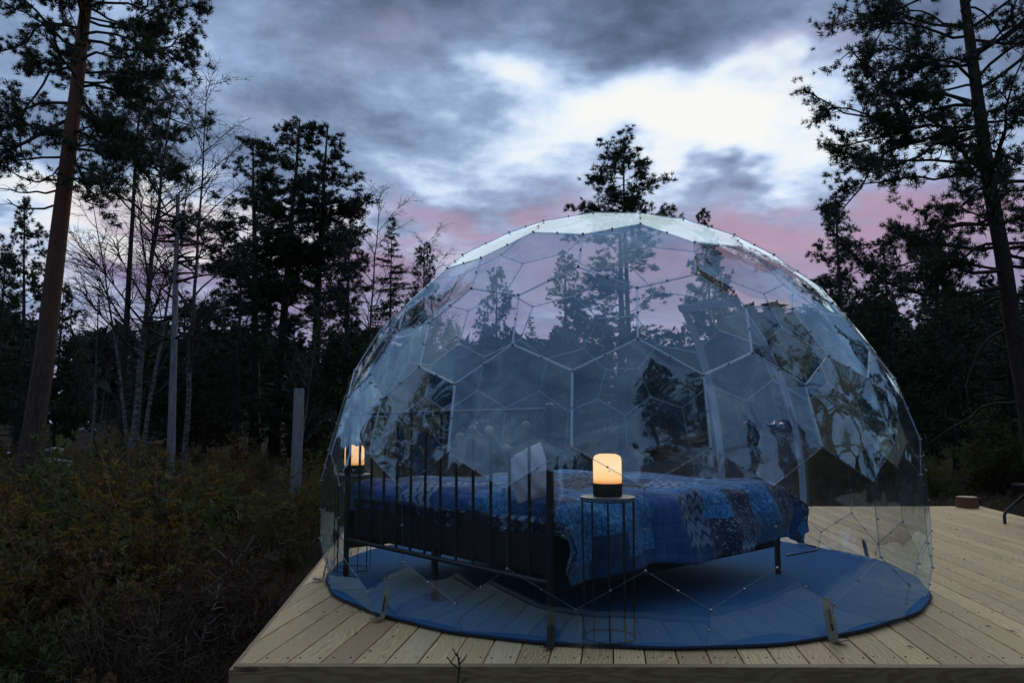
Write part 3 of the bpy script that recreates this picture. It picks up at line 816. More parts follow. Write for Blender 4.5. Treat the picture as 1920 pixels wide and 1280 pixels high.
# ------------------------------------------------------------------ trees
def nrm(v): return v / max(np.linalg.norm(v), 1e-9)
def blades(cen, dirs, rg, n, length, width, spread=.9, up=.25):
    """needle tufts: n thin triangles around every centre"""
    cen = np.repeat(np.asarray(cen, float), n, 0); dirs = np.repeat(np.asarray(dirs, float), n, 0); N = len(cen)
    d = dirs + rg.normal(size=(N, 3)) * spread + np.array([0, 0, up]); d /= np.linalg.norm(d, axis=1)[:, None]
    s = np.cross(d, rg.normal(size=(N, 3))); s /= np.linalg.norm(s, axis=1)[:, None]
    L = length * rg.uniform(.55, 1.25, (N, 1)); w = width * rg.uniform(.7, 1.3, (N, 1))
    c = cen + rg.normal(size=(N, 3)) * length * .18
    V_ = np.stack([c - s * w * .6, c + s * w * .6, c + d * L], 1).reshape(-1, 3)
    return V_, np.arange(N * 3).reshape(-1, 3)
class Tubes:
    """many thin branches in one numpy mesh"""
    def __init__(s): s.V = []; s.F = []; s.n = 0
    def add(s, pts, rad, sides=4):
        pts = np.asarray(pts, float); n = len(pts)
        t = np.gradient(pts, axis=0); t /= np.maximum(np.linalg.norm(t, axis=1), 1e-9)[:, None]
        a = np.array([0, 0, 1.]) if abs(t[0, 2]) < .8 else np.array([1., 0, 0])
        u = np.cross(t, a); u /= np.maximum(np.linalg.norm(u, axis=1), 1e-9)[:, None]; w = np.cross(t, u)
        g = np.arange(sides) * 2 * math.pi / sides; rad = np.asarray(rad, float).reshape(-1, 1, 1) if hasattr(rad, '__len__') else np.full((n, 1, 1), rad)
        V_ = pts[:, None] + rad * (u[:, None] * np.cos(g)[None, :, None] + w[:, None] * np.sin(g)[None, :, None])
        i = np.arange(n - 1)[:, None] * sides; k = np.arange(sides)[None]
        F_ = np.stack([i + k, i + (k + 1) % sides, i + sides + (k + 1) % sides, i + sides + k], -1).reshape(-1, 4) + s.n
        s.V.append(V_.reshape(-1, 3)); s.F.append(F_); s.n += n * sides
    def mesh(s, name):
        if not s.V: return None
        return quick(name, np.concatenate(s.V), np.concatenate(s.F), True)
def limb_path(rg, start, azr, elev, length, n=8, curl=.25, wob=.16):
    d = np.array([math.sin(azr) * math.cos(elev), math.cos(azr) * math.cos(elev), math.sin(elev)]); p = [np.array(start, float)]
    for i in range(n):
        d = nrm(d + rg.normal(size=3) * wob + np.array([0, 0, curl / n]) * (1 if i > n * .3 else -.6)); p.append(p[-1] + d * length / n)
    return np.array(p)

def pine_meshes(seed, H, r0, live, spread, nl, lean=(0, 0), bend=0., tuft=.15, blade=12, bw=.020, dens=1., limbs=(), dead=5, top_round=1.4, mats=('pine_bark',), elev=(0, 30), shape=.85):
    rg = np.random.default_rng(seed)
    tz = np.linspace(0, 1, 14)
    wobx = np.cumsum(rg.normal(size=14)) * .012 * H / 10; woby = np.cumsum(rg.normal(size=14)) * .012 * H / 10
    ax = np.stack([lean[0] * tz + bend * np.sin(tz * math.pi) + wobx, lean[1] * tz + woby, tz * H], 1)
    ax[0, 2] = -.4
    def axis(z): return np.array([np.interp(z, ax[:, 2], ax[:, i]) for i in (0, 1)] + [z])
    def rad(z): return r0 * max(1 - .88 * (z / H) ** 1.1, .06) * (1 + .5 * math.exp(-z / .35))
    T = Tubes(); T.add(ax, [rad(max(z, 0)) for z in ax[:, 2]], 12)
    trunk = T.mesh('trunk')
    B = Tubes(); cen = []; dirs = []
    specs = list(limbs)
    for i in range(nl):
        f = (i + rg.uniform(0, 1)) / nl; z = H * (live + (1 - live) * f ** .85 * .97)
        L = spread * (1 - f) ** shape * rg.uniform(.55, 1.15) + .16 * spread * rg.uniform(.6, 1.2)
        specs.append((z, rg.uniform(0, 2 * math.pi), L, R_(rg.uniform(*elev) + 38 * f ** 2), True))
    for i in range(dead):
        z = H * live * rg.uniform(.45, 1.02); specs.append((z, rg.uniform(0, 2 * math.pi), spread * rg.uniform(.2, .6), R_(rg.uniform(-25, 15)), False))
    for z, a_, L, e_, leafy in specs:
        st_ = axis(z); path = limb_path(rg, st_, a_, e_, L, 8, .38 if leafy else -.2, .24)
        rb = min(.10 * rad(z) + .008 * L, rad(z) * .5)
        B.add(path, np.linspace(rb, rb * .2 + .002, 9), 5)
        if not leafy:
            for q in range(int(2 + L * 1.5)):
                i0 = rg.integers(3, 8); sp = limb_path(rg, path[i0], a_ + rg.choice([-1, 1]) * rg.uniform(.4, 1.1), rg.uniform(-.5, .3), L * rg.uniform(.12, .35), 4, -.2, .25)
                B.add(sp, np.linspace(rb * .35, .002, 5), 3)
            continue
        ns = max(int(L * 6.0 * dens), 3)
        for q in range(ns):
            fr = rg.uniform(.22, 1.); i0 = fr * 8; i1 = int(min(i0, 7)); p = path[i1] + (path[i1 + 1] - path[i1]) * (i0 - i1)
            sl_ = L * rg.uniform(.14, .36) * (1.25 - fr * .75); sa = a_ + rg.choice([-1, 1]) * rg.uniform(.25, 1.15)
            sp = limb_path(rg, p, sa, rg.uniform(-.1, .55), sl_, 4, .5, .22)
            B.add(sp, np.linspace(.0045 + .002 * L, .002, 5), 3)
            nt_ = max(int(sl_ / (tuft * .55) * dens), 2)
            for w_ in range(nt_):
                g = .35 + .65 * (w_ + 1) / nt_; j0 = min(int(g * 4 - 1e-6), 3); pp = sp[j0] + (sp[j0 + 1] - sp[j0]) * (g * 4 - j0)
                cen.append(pp + rg.normal(size=3) * tuft * .6); dirs.append(nrm(sp[-1] - sp[0]) * .8)
        for w_ in range(3): cen.append(path[-1] + rg.normal(size=3) * tuft * .3); dirs.append(nrm(path[-1] - path[-2]))
    V_, F_ = blades(cen, dirs, rg, blade, tuft, bw, 1.1, .45)
    return trunk, B.mesh('branches'), quick('needles', V_, F_)
def put_tree(name, parts, label, cat, x, y, rz=0., sc=1., group=None, z=None, mats=('pine_bark', 'dark_bark', 'pine_needles'), names=('trunk', 'branches', 'needles')):
    zz = float(terrain(np.array(x), np.array(y))) if z is None else z
    t = thing(name, label, cat, (x, y, zz), rz, group); t.scale = (sc, sc, sc)
    for nm, me, mt in zip(names, parts, mats):
        if me is not None:
            o = link(nm, me, mt, t)
            if nm != 'trunk': o['kind'] = 'stuff'
    return t
def ground_at(x, y): return float(terrain(np.array(x), np.array(y)))
def need_h(px, top_y, depth, x=None):
    p = at(px, top_y, depth); return p[2] - ground_at(p[0], p[1])

def spruce_meshes(seed, H, r0, spread, dens=1., tuft=.16, bw=.03):
    rg = np.random.default_rng(seed)
    ax = np.stack([np.zeros(8), np.zeros(8), np.linspace(-.3, H, 8)], 1)
    T = Tubes(); T.add(ax, r0 * (1 - .96 * np.clip(ax[:, 2] / H, 0, 1)), 8)
    B = Tubes(); cen = []; dirs = []
    z = H * .985
    while z > H * .06:
        f = 1 - z / H; L = spread * (f ** .8) * 1.0 + .05; k = 4 + int(3 * f)
        for i in range(k):
            a_ = rg.uniform(0, 6.28); l_ = L * rg.uniform(.7, 1.15)
            path = limb_path(rg, (0, 0, z), a_, R_(28 - 55 * f ** .6), l_, 6, .45, .07)
            B.add(path, np.linspace(.012 + .006 * l_, .003, 7), 3)
            m_ = max(int(l_ / .085 * dens), 2)
            for w_ in range(m_):
                g = (w_ + .6) / m_; j = min(int(g * 6), 5); p = path[j] + (path[j + 1] - path[j]) * (g * 6 - j)
                sd = np.cross(nrm(path[-1] - path[0]), [0, 0, 1]); wdt = .30 * l_ * (1 - g * .75)
                cen.append(p + sd * rg.uniform(-wdt, wdt) + np.array([0, 0, -.05 * rg.uniform(0, 1)])); dirs.append(nrm(path[-1] - path[0]) + sd * rg.uniform(-.5, .5) + np.array([0, 0, -.25]))
        z -= H * .020 + .10 * f
    V_, F_ = blades(cen, dirs, rg, 8, tuft, bw, .5, -.1)
    return T.mesh('trunk'), B.mesh('branches'), quick('needles', V_, F_)

def birch_meshes(seed, H, r0, n_limb, lean=(0, 0), twig=1., first=.35, spread=1.):
    rg = np.random.default_rng(seed); n = 16; tz = np.linspace(0, 1, n)
    wx = np.cumsum(rg.normal(size=n)) * .010 * H / 5; wy = np.cumsum(rg.normal(size=n)) * .010 * H / 5
    ax = np.stack([lean[0] * tz ** 1.2 + wx, lean[1] * tz + wy, tz * H], 1); ax[0, 2] = -.3
    T = Tubes(); T.add(ax, r0 * (1 - .93 * tz), 8); B = Tubes()
    for i in range(n_limb):
        f = first + (1 - first) * (i + rg.uniform(0, 1)) / n_limb; z = f * H
        p = np.array([np.interp(z, ax[:, 2], ax[:, k]) for k in (0, 1)] + [z]); a_ = rg.uniform(0, 6.28)
        L = spread * H * rg.uniform(.16, .30) * (1.15 - f * .75); l1 = limb_path(rg, p, a_, R_(rg.uniform(38, 62)), L, 8, .15, .10)
        r1 = r0 * (1 - .9 * f) * .5 + .003; B.add(l1, np.linspace(r1, .003, 9), 4)
        for q in range(int(7 * twig + L * 4)):
            i0 = rg.integers(2, 8); a2 = a_ + rg.normal() * .9
            l2 = limb_path(rg, l1[i0], a2, R_(rg.uniform(15, 60)), L * rg.uniform(.25, .5), 6, -.3, .14)
            B.add(l2, np.linspace(r1 * .4 + .001, .0022, 7), 3)
            for w_ in range(int(5 * twig)):
                j0 = rg.integers(1, 7); l3 = limb_path(rg, l2[j0], a2 + rg.normal() * .9, R_(rg.uniform(-10, 50)), L * rg.uniform(.10, .24), 4, -.5, .18)
                B.add(l3, np.linspace(.0042, .0024, 5), 3)
    return T.mesh('trunk'), B.mesh('branches'), None

def bush_meshes(seed, h, w, stems, tuft, bw, blade=9, dens=1.):
    rg = np.random.default_rng(seed); B = Tubes(); cen = []; dirs = []
    for i in range(stems):
        a_ = rg.uniform(0, 6.28); e_ = R_(rg.uniform(35, 85)); L = h * rg.uniform(.55, 1.1); L = L if e_ > .9 else L * w / h * .8
        p = limb_path(rg, (rg.normal() * w * .18, rg.normal() * w * .18, -.05), a_, e_, L, 6, .3, .16); B.add(p, np.linspace(.010, .002, 7), 3)
        for q in range(int(9 * dens)):
            i0 = rg.integers(2, 7); sp = limb_path(rg, p[i0], a_ + rg.normal() * 1.2, R_(rg.uniform(0, 70)), L * rg.uniform(.15, .35), 4, .3, .25)
            B.add(sp, np.linspace(.004, .0015, 5), 3)
            if blade:
                for j in range(1, 5): cen.append(sp[j] + rg.normal(size=3) * .02); dirs.append(nrm(sp[j] - sp[j - 1]))
    if not blade: return B.mesh('stems'), None
    V_, F_ = blades(cen, dirs, rg, blade, tuft, bw, .8, .2)
    return B.mesh('stems'), quick('leaves', V_, F_)

hp = math.pi / 2
# --- the two big pines that frame the picture
b = at(45, 915, 13.0)
left_pine = pine_meshes(11, 16., .180, .38, 2.7, 84, lean=(.75, .2), tuft=.09, blade=26, bw=.012, dens=1.0, dead=0, elev=(-8, 26), limbs=(
    (7.4, hp - .15, 2.5, R_(14), True), (7.9, hp + .25, 2.3, R_(10), True), (7.0, hp + .1, 1.9, R_(4), True), (6.6, hp + .5, 1.5, R_(0), True), (6.3, hp - .6, 1.3, R_(-6), True),
    (8.3, hp - .5, 2.6, R_(12), True), (8.9, hp + .1, 2.4, R_(10), True), (8.7, hp - .9, 2.2, R_(10), True),
    (7.8, -hp + .1, 2.6, R_(8), True), (7.1, -hp - .3, 2.4, R_(4), True), (6.6, -hp + .3, 2.0, R_(-2), True), (6.1, -hp, 1.6, R_(-12), True), (5.7, -hp - .4, 1.2, R_(-14), True), (8.5, -hp - .2, 2.6, R_(8), True),
    (5.75, hp - .1, 1.25, R_(-12), False), (5.5, hp + .3, .5, R_(-25), False), (5.9, -hp + .2, 1.3, R_(-8), False), (5.5, -hp - .2, 1.3, R_(-12), False), (5.2, -hp, 1.2, R_(-20), False), (5.0, -hp + .4, .8, R_(-22), False), (4.4, hp, .25, R_(-10), False), (6.0, hp - .3, .9, R_(-20), False)))
put_tree('pine_tree', left_pine, 'tall pine with thick reddish trunk and bare lower limbs at far left', 'tree', b[0], 13.0)

right_pine = pine_meshes(23, 13., .14, .25, 2.8, 84, lean=(-.95, .1), tuft=.08, blade=22, bw=.010, dens=1.05, dead=5, elev=(-10, 22), shape=.7, limbs=(
    (6.35, -hp + .1, 2.75, R_(2), True), (6.0, -hp - .35, 2.5, R_(4), True), (5.5, -hp + .25, 2.3, R_(0), True), (5.1, -hp - .1, 2.2, R_(-4), True), (4.6, -hp + .4, 2.0, R_(-2), True),
    (4.2, -hp, 1.9, R_(-6), True), (3.8, -hp - .3, 1.7, R_(-8), True), (3.4, -hp + .2, 1.4, R_(-14), True), (7.0, -hp - .1, 2.3, R_(8), True), (7.6, -hp + .3, 2.2, R_(10), True), (8.3, -hp, 2.2, R_(14), True),
    (6.7, -hp - .6, 2.3, R_(10), True), (5.0, hp, 1.5, R_(0), True), (4.2, hp + .4, 1.5, R_(-5), True), (6.2, hp, 1.6, R_(5), True)))
b = at(1925, 760, 11.0)
put_tree('pine_tree', right_pine, 'big dark pine with leaning trunk and long level limbs at the right edge', 'tree', b[0] + .12, 11.0, mats=('dark_bark', 'dark_bark', 'pine_needles'))

# --- pine kinds used several times (ten metres tall, scaled when planted)
PA_ = pine_meshes(31, 10., .12, .40, 1.75, 54, lean=(.25, 0), tuft=.12, blade=20, bw=.021, dens=1.2, dead=7, elev=(-6, 14))
PB_ = pine_meshes(37, 10., .14, .20, 2.1, 80, tuft=.13, blade=18, bw=.022, dens=1.0, dead=4, elev=(-15, 20))
PC_ = pine_meshes(41, 10., .12, .40, 1.75, 52, lean=(-.3, 0), bend=.15, tuft=.12, blade=20, bw=.021, dens=1.2, elev=(-6, 14), dead=6)
PD_ = pine_meshes(43, 10., .13, .08, 2.3, 84, tuft=.14, blade=14, bw=.042, dens=.95, dead=0, elev=(-10, 25))
SA_ = spruce_meshes(51, 10., .12, 1.9)
SB_ = spruce_meshes(53, 10., .12, 1.5, .9)
PE_ = pine_meshes(47, 10., .10, .70, 1.3, 40, lean=(.2, 0), tuft=.11, blade=20, bw=.016, dens=1.2, dead=6, elev=(-10, 14), shape=.28)
KINDS = dict(E=PE_, A=PA_, B=PB_, C=PC_, D=PD_, S=SA_, T=SB_)
def plant(kind, px, top_y, depth, label, rz=0., group=None, name=None, wide=1.):
    p = at(px, 640, depth); tp = at(px, top_y, depth); g = ground_at(p[0], depth); s = (tp[2] - g) / 10.
    sp = kind in 'ST'
    t = put_tree(name or ('spruce_tree' if sp else 'pine_tree'), KINDS[kind], label, 'tree', tp[0], depth, rz, s, group,
        mats=('dark_bark', 'dark_bark', 'spruce_needles' if sp else 'pine_needles'))
    t.scale = (s * wide, s * wide, s); return t
for a in (
    ('C', 62, 372, 22., 'thin loose-crowned pine right behind the big left trunk', .4, .9),
    ('E', 268, 100, 19., 'pine whose dark tufted top rises behind the bare birch', 1.2, .9),
    ('A', 535, 222, 24., 'tallest pine of the middle clump, left of the dome', .3, 1.35),
    ('C', 606, 243, 24.5, 'pine on the right of the middle clump, next to the tallest one', 2.2, 1.4),
    ('A', 500, 265, 25.5, 'slim pine with straight trunk on the left of the middle clump', 4.0, 1.35),
    ('B', 455, 458, 21., 'bushy lower pine at the left foot of the middle clump', 1.0, 1.15),
    ('B', 655, 412, 20., 'broad dark pine between the middle clump and the spruce', 2.0, 1.05),
    ('S', 735, 403, 19., 'pointed spruce with bare leader just left of the dome', .0, .95),
    ('B', 795, 455, 18., 'small ragged pine close to the dome on its left', 3.0, .8),
    ('E', 1175, 262, 19., 'pine whose crown stands above the dome top and shows through it', 1.5, 1.15),
    ('B', 1160, 385, 18., 'bushy pine seen through the dome top, under the crown that stands above it', 2.8, 1.5),
    ('C', 1328, 393, 26., 'pine with only its small tip showing over the right of the dome top', .6, .8),
    ('B', 1565, 365, 19., 'medium pine standing right of the dome, left of the big right pine', .8, 1.0),
    ('B', 1655, 440, 18., 'darker pine between the medium pine and the big right pine', 2.6, 1.0),
    ('D', 1765, 420, 17., 'wide dark pine behind the limbs of the big right pine', 4.2, .9),
    ('D', 930, 500, 24., 'pine seen through the left upper panels of the dome', 2.4, 1.0),
    ('B', 1060, 470, 22., 'pine seen through the top middle panels of the dome', 5.1, 1.0),
    ('C', 1330, 470, 21., 'pine seen through the vent side of the dome', 3.3, 1.0),
    ('D', 120, 535, 24., 'round dark pine low between the big left trunk and the birch', 1.1, .9),
    ('D', 395, 560, 23., 'wide low pine behind the grey dead trunk', 2.9, 1.1),
    ('B', 10, 480, 20., 'dark pine cut off by the left edge behind the big trunk', 2.9, 1.0),
    ('S', 1880, 520, 15., 'dark spruce under the big right pine', 1.9, 1.3)):
    plant(a[0], a[1], a[2], a[3], a[4], a[5], wide=a[6])

# --- birches, the dead trunk, the stump
birch1 = birch_meshes(61, 9.6, .095, 26, lean=(.55, 0), first=.28, twig=1.35, spread=1.25)
birch2 = birch_meshes(67, 7.6, .055, 20, lean=(.75, .2), first=.25, twig=1.0)
birch3 = birch_meshes(71, 6.2, .040, 10, lean=(-1.3, .2), first=.25, twig=.9)
bm_ = ('birch_bark', 'birch_twig', None)
g = at(252, 800, 17.)
put_tree('birch_tree', birch1, 'tall leafless birch with white trunk and fine fan of twigs', 'tree', g[0], 17., 0, 1., mats=bm_)
put_tree('birch_tree', birch2, 'thinner leafless birch forking close beside the tall birch', 'tree', g[0] + .25, 16.8, 0, 1., mats=bm_)
put_tree('birch_tree', birch3, 'slender leafless birch leaning left from the foot of the tall birch', 'tree', g[0] - .1, 17.1, 0, 1.15, mats=bm_)
for px_, ty, d_, lab, rz_ in ((690, 335, 23., 'leafless birch spreading bare twigs right of the middle clump', 1.), (200, 455, 19., 'low leafless birch between the big pine and the tall birch', 2.),
        (842, 448, 20., 'bare bushy birch just left of the dome shoulder', 3.), (375, 170, 18.5, 'leafless birch reaching highest right of the tall birch', 5.)):
    p = at(px_, ty, d_); gz = ground_at(p[0], d_); s = (p[2] - gz) / 7.6
    put_tree('birch_tree', birch2, lab, 'tree', p[0], d_, rz_, s, mats=('birch_twig' if px_ in (842, 690) else 'birch_bark', 'birch_twig', None))
rg = np.random.default_rng(8)
p0, p1 = at(322, 880, 14.), at(334, 365, 14.); gz = ground_at(p0[0], 14.)
T = Tubes(); hh = p1[2] - gz
ax = np.stack([np.linspace(0, p1[0] - p0[0], 8), np.zeros(8), np.linspace(-.3, hh, 8)], 1); T.add(ax, np.linspace(.085, .035, 8), 10)
B = Tubes()
for i in range(26):
    z = hh * rg.uniform(.50, .99); side = rg.choice([-1, 1]); L = rg.uniform(.25, .85) * (1.1 if side > 0 else 1)
    q = limb_path(rg, (np.interp(z, ax[:, 2], ax[:, 0]), 0, z), side * hp + rg.normal() * .5, R_(rg.uniform(-18, 22)), L, 6, -.1, .16); B.add(q, np.linspace(.028, .010, 7), 4)
    for w_ in range(2):
        l3 = limb_path(rg, q[rg.integers(3, 6)], side * hp + rg.normal() * .9, R_(rg.uniform(-20, 40)), L * .3, 3, 0, .2); B.add(l3, [.006, .005, .004, .003], 3)
put_tree('dead_tree', (T.mesh('trunk'), B.mesh('branches'), None), 'grey dead trunk with short broken side branches', 'tree', p0[0], 14., mats=('dead_wood', 'dark_bark', None))
q0, q1 = at(551, 905, 11.), at(561, 728, 11.); gz = ground_at(q0[0], 11.)
mb = MB(); h2 = q1[2] - gz
mb.tube([(0, 0, -.3), (.03, 0, h2 * .5), (q1[0] - q0[0], 0, h2 - .02), (q1[0] - q0[0], 0, h2)], [.085, .078, .072, .066], 14)
o = mb.build('tree_stump', 'dead_wood', None, True); o.location = (q0[0], 11., gz)
tag(o, 'pale grey broken tree stem with flat top standing left of the dome', 'tree stump')

# --- the crowd of trees behind, each one planted singly
rf = random.Random(17)
for i in range(96):
    az_ = rf.uniform(-41, 41); d_ = rf.uniform(21, 42)
    x = d_ * math.tan(R_(az_)); px_ = 960 + FPX * math.tan(R_(az_))
    if 200 < px_ < 330 and d_ < 25: continue
    if px_ < 420: ty = rf.uniform(560, 650)
    elif px_ < 820: ty = rf.uniform(560, 660)
    elif px_ < 1480: ty = rf.uniform(590, 680)
    else: ty = rf.uniform(500, 590)
    kd = rf.choice('BDSTDBST'); sp = kd in 'ST'
    where = 'far back in the forest left of the dome' if px_ < 640 else 'far back in the forest seen through the dome' if px_ < 1700 else 'far back in the forest at the right edge'
    nm_ = 'spruce' if sp else 'pine'
    plant(kd, px_, ty, d_, 'dark %s standing %s' % (nm_, where), rf.uniform(0, 6.28), '%ss %s' % (nm_, where), wide=rf.uniform(1.0, 1.5))
# bare undergrowth stems among them, pale and thin
for i in range(9):
    az_ = rf.uniform(-36, -6) if i < 7 else rf.uniform(20, 36); d_ = rf.uniform(15, 24); x = d_ * math.tan(R_(az_)); s = rf.uniform(.35, .62)
    put_tree('birch_tree', birch2 if i % 2 else birch3, 'young bare birch standing thin among the dark forest trunks', 'tree', x, d_, rf.uniform(0, 6.28), s, 'young bare birches in the forest', mats=bm_)
# trees round the back of the viewer: only their mirror images in the film are seen
for i, (az_, d_, kd, h_) in enumerate(((170, 6.5, 'B', 7.8), (160, 9, 'R', 10.), (148, 11, 'A', 9), (133, 9, 'B', 5.8), (121, 10, 'B', 6.2), (108, 8, 'D', 5.), (94, 7.5, 'R', 11.), (80, 10, 'B', 7.), (68, 12, 'D', 6.), (57, 14, 'B', 8.),
        (185, 22, 'D', 5.), (197, 20, 'B', 5.5), (208, 22, 'S', 5.), (219, 20, 'D', 5.5), (231, 18, 'B', 6.), (242, 13, 'D', 3.6), (255, 10, 'B', 5.6), (264, 8, 'D', 6.4), (272, 10, 'B', 7.2), (284, 10, 'D', 5.4), (297, 11, 'D', 5.2),
        (75, 24, 'S', 7.), (90, 22, 'D', 7.), (105, 24, 'S', 8.), (120, 22, 'D', 7.), (135, 25, 'S', 7.), (150, 22, 'D', 8.), (165, 25, 'S', 7.), (178, 26, 'D', 6.), (225, 26, 'S', 6.), (250, 24, 'D', 6.), (265, 24, 'S', 7.), (280, 24, 'D', 7.), (293, 24, 'S', 7.))):
    x, y = .7 + d_ * math.sin(R_(az_)), 4 + d_ * math.cos(R_(az_)); s = h_ / (13. if kd == 'R' else 10.)
    sp = kd == 'S'
    put_tree('spruce_tree' if sp else 'pine_tree', right_pine if kd == 'R' else KINDS[kd], 'spruce behind the viewer mirrored in the dome film' if sp else 'pine behind the viewer mirrored in the dome film', 'tree', x, y, rf.uniform(0, 6.28), s,
        'spruces mirrored in the dome' if sp else 'pines mirrored in the dome', mats=('dark_bark', 'dark_bark', 'spruce_needles' if sp else 'pine_needles'))

# --- far wood that reads as one mass
def far_wood():
    rg = np.random.default_rng(77); cen = []; dirs = []; T = Tubes()
    for i in range(420):
        a_ = rg.uniform(0, 2 * math.pi); d_ = rg.uniform(44, 75)
        x, y = d_ * math.sin(a_), 4 + d_ * math.cos(a_)
        right = 1.25 if .3 < a_ < 1.2 else 1.
        h = d_ * rg.uniform(.085, .125) * right; z = float(terrain(np.array(x), np.array(y)))
        T.add([(x, y, z - .5), (x, y, z + h)], [.16, .03], 4)
        n = 130; f = rg.uniform(.03, 1, n) ** .8; a2 = rg.uniform(0, 6.28, n); r = (1 - f) ** .7 * h * .30 * rg.uniform(.3, 1, n)
        cen.append(np.stack([x + r * np.cos(a2), y + r * np.sin(a2), z + f * h], 1)); dirs.append(np.stack([np.cos(a2), np.sin(a2), np.zeros(n)], 1))
    V_, F_ = blades(np.concatenate(cen), np.concatenate(dirs), rg, 4, 1.1, .55, .6, -.1)
    w = link('far_wood', quick('far_wood', V_, F_), 'spruce_needles', None, 'stuff')
    tag(w, 'dark wood far behind the nearer trees all along the skyline', 'forest')
    t = T.mesh('far_trunks'); o = link('trunks', t, 'dark_bark', w, 'stuff')
far_wood()

# ------------------------------------------------------------------ undergrowth
bushes = [bush_meshes(81, 1.0, .8, 22, .040, .013, 12, 1.2), bush_meshes(83, .8, .9, 26, .034, .012, 12, 1.2), bush_meshes(87, 1.1, .7, 18, .05, .010, 12, 1.2), bush_meshes(89, .9, .9, 34, 0, 0, 0, 1.3)]
bl = [  # x, y, kind, size, material, label
    (-2.55, 4.7, 3, .75, 'bare grey twiggy bush at the left side of the deck'), (-1.9, 3.6, 1, .6, 'brown leafy bush by the front left deck corner'), (-3.4, 5.6, 0, .9, 'olive green bush left of the deck, nearest the bare twiggy one'),
    (-4.2, 4.7, 1, 1.1, 'reddish brown bush low in the left foreground'), (-4.9, 6.2, 0, 1.15, 'big olive bush at the left edge of the foreground'), (-2.5, 8.2, 2, .9, 'green bush beside the foot of the pale stump')]
nb = {0: 'shrub_green', 1: 'shrub_brown', 2: 'shrub_green', 3: 'heather_twigs'}
for x, y, k_, s, lab in bl:
    put_tree('bush', bushes[k_], lab, 'bush', x, y, rf.uniform(0, 6), s, mats=('heather_twigs', nb[k_]), names=('stems', 'leaves'))
spots = []
def scatter(n, x0, x1, y0, y1, kinds, s0, s1):
    for _ in range(n):
        y = rf.uniform(y0, y1); x = rf.uniform(x0, x1) * (1 if x0 > 0 else .55 + .45 * y / y1)
        if x > -1.75 - .1 * (y - 3.4) and x < 6.6 and y < 10.4: continue
        if y > 8.5 and 960 + FPX * x / y < 190 and rf.random() < .8: continue
        spots.append((x, y, rf.choice(kinds), rf.uniform(s0, s1)))
scatter(36, -9., -2.4, 9.8, 13.5, (2, 2, 0), .6, 1.1)       # the green band behind
scatter(14, -6., -2.2, 6.4, 9.4, (1, 1, 3), .35, .7)         # low and dark in between
scatter(26, -6., -3.0, 4.2, 7.2, (0, 0, 1), .8, 1.35)       # olive bushes at the left
scatter(12, -3.2, -1.8, 4.2, 6.2, (3, 3, 1), .6, .95)        # bare grey twigs along the deck
scatter(22, -15., -3., 14., 22., (0, 1, 2), .5, .95)
scatter(20, 1., 15., 11., 18., (0, 2), .8, 1.3)
for x, y, k_, s_ in spots:
    kd_ = {0: 'olive bush', 1: 'brown bush', 2: 'upright green bush', 3: 'leafless twiggy bush'}[k_]
    where = ('beyond the far edge of the deck' if x > 0 else 'among the forest trunks at left' if y >= 14 else 'in the green band before the left forest' if y > 9.6 else
             'in the low dark heath beside the dome' if y > 7.3 else 'along the left edge of the deck' if x > -3. else 'in the left foreground scrub')
    put_tree('bush', bushes[k_], kd_ + ' ' + where, 'bush', x, y, rf.uniform(0, 6.28), s_, kd_ + 'es ' + where, mats=('heather_twigs', nb[k_]), names=('stems', 'leaves'))
def cover(name, n, seed, length, width, blade, material, label, cat, patch, left=True):
    rg = np.random.default_rng(seed)
    y = 3.0 + rg.uniform(0, 1, n) ** 1.6 * 22; a_ = rg.uniform(-.82, .82, n); x = y * a_
    keep = ~((x > -1.35 - .1 * (y - 3.4)) & (x < 6.3) & (y > 3.2) & (y < 10.1)) & ((x < -.9) | (y > 10))
    f = np.sin(x * 1.3 + patch) * np.cos(y * 1.1 - patch) + .6 * np.sin(x * 3.1 + y * 2.3 + patch); keep &= f > rg.uniform(-1.1, .6, n)
    x, y = x[keep], y[keep]; z = terrain(x, y) + rg.uniform(.0, .14, len(x))
    V_, F_ = blades(np.stack([x, y, z], 1), np.tile([0, 0, 1.], (len(x), 1)), rg, blade, length, width, .75, .3)
    o = link(name, quick(name, V_, F_), material, None, 'stuff'); tag(o, label, cat)
cover('heather', 36000, 91, .12, .008, 10, 'heather_twigs', 'brown heather and dry twigs covering the ground left of the deck', 'heather', .3)
cover('bilberry', 16000, 93, .07, .014, 12, 'shrub_green', 'low green bilberry growing in patches over the heath', 'ground cover', 2.1)
cover('dry_fern', 14000, 95, .12, .010, 10, 'shrub_brown', 'withered brown fern and grass in patches over the heath', 'ground cover', 4.)
# old snow far in the wood at the left
mb = MB(); rg = np.random.default_rng(5)
for px_, py_, d_, w_ in ((160, 803, 21., .5), (95, 862, 15., .5), (20, 850, 15., .4), (100, 840, 17., .3)):
    for d_ in np.arange(9., 40., .1):      # where the line of sight meets the ground
        p = at(px_, py_, d_)
        if p[2] < ground_at(p[0], d_) + .12: break
    n_ = 14
    ring = [(p[0] + w_ * math.cos(2 * math.pi * i / n_) * rg.uniform(.5, 1.3), d_ + w_ * 1.2 * math.sin(2 * math.pi * i / n_) * rg.uniform(.5, 1.3), p[2] - .03) for i in range(n_)]
    c_ = (p[0], d_, p[2] + .06); b_ = len(mb.v); mb.add(ring + [c_] + [(x, y, z - .6) for x, y, z in ring], [(i, (i + 1) % n_, n_) for i in range(n_)] + [(i + n_ + 1, (i + 1) % n_ + n_ + 1, (i + 1) % n_, i) for i in range(n_)])
o = mb.build('snow', 'snow', None, True, 'stuff'); tag(o, 'small patches of old snow between the trunks at far left', 'snow')
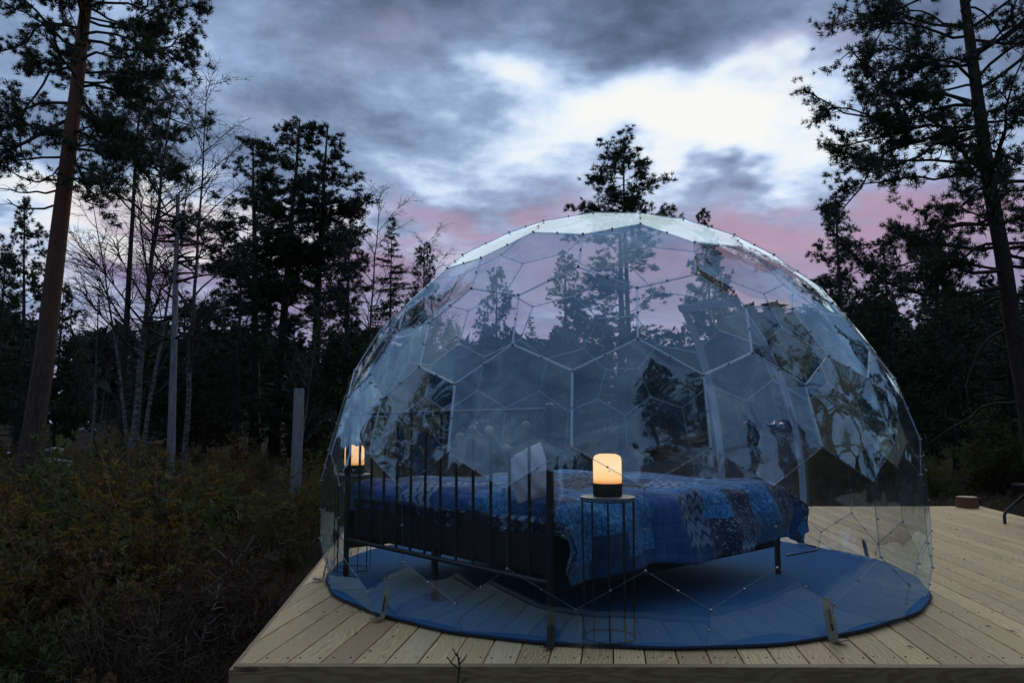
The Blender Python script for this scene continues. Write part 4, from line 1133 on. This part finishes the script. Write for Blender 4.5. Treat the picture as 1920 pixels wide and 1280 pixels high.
# the dark sprig in front of the deck edge
sg = MB(); base_z = ground_at(-.22, 3.2)
sg.tube([(0, 0, base_z), (.015, 0, -.25), (-.01, 0, -.05), (.0, .0, .03), (-.012, .01, .085)], [.005, .005, .0045, .004, .003], 6)
for z, dx_, dz2 in ((.02, -.055, .05), (.045, .03, .035), (-.04, .03, .03), (.06, -.03, .045)): sg.tube([(0, 0, z), (dx_ * .6, 0, z + dz2 * .5), (dx_, .005, z + dz2)], [.0035, .003, .002], 5)
o = sg.build('sprig', 'dark_bark', None, True); o.location = (-.218, 3.28, 0); tag(o, 'thin dark sprig rising in front of the deck edge', 'twig')

# bits of bark, needles and leaves blown onto the planks
lt = MB(); rl = random.Random(21)
for i in range(170):
    x, y = rl.uniform(-1.3, 5.6), rl.uniform(3.45, 9.6)
    if math.hypot(x - DC[0], y - DC[1]) < FLOOR_R + .05 or x > 4.7 + .196 * (y - 3.34) or x < -1.15 - .1 * (y - 3.4): continue
    a_ = rl.uniform(0, 6.28); L_ = rl.uniform(.008, .035); w_ = rl.uniform(.0015, .006); c_, s_ = math.cos(a_), math.sin(a_)
    lt.add([(x - c_ * L_, y - s_ * L_, .003), (x - s_ * w_, y + c_ * w_, .0035), (x + c_ * L_, y + s_ * L_, .003), (x + s_ * w_, y - c_ * w_, .0035), (x, y, .003 + w_)], [(0, 3, 4), (3, 2, 4), (2, 1, 4), (1, 0, 4)])
o = lt.build('leaf_litter', 'dark_bark', None, False, 'stuff'); tag(o, 'scattered bits of bark and needles on the deck planks', 'litter')
# a few pale dead twigs lying in the scrub at the lower left
for i, (px_, py_, d_, lab) in enumerate(((300, 1090, 5.4, 'pale forked dead twig standing in the scrub at the lower left'), (360, 1180, 4.9, 'pale dead twig arching over the scrub close to the deck corner'), (200, 975, 7.5, 'bent pale dead stem above the brown scrub at far left'))):
    p = at(px_, py_, d_); rg = np.random.default_rng(100 + i); T = Tubes(); z0 = ground_at(p[0], d_) - p[2]
    main = limb_path(rg, (0, 0, z0), rg.uniform(-1.5, 1.5), R_(62), abs(z0) * 1.5 + .25, 8, -.5, .18); T.add(main, np.linspace(.010, .004, 9), 5)
    for k_ in (3, 4, 5, 6): T.add(limb_path(rg, main[k_], rg.uniform(0, 6.28), R_(rg.uniform(10, 60)), rg.uniform(.12, .28), 5, -.2, .2), np.linspace(.006, .002, 6), 4)
    o = link('dead_twig', T.mesh('dead_twig'), 'dead_wood'); o.location = p; tag(o, lab, 'twig')
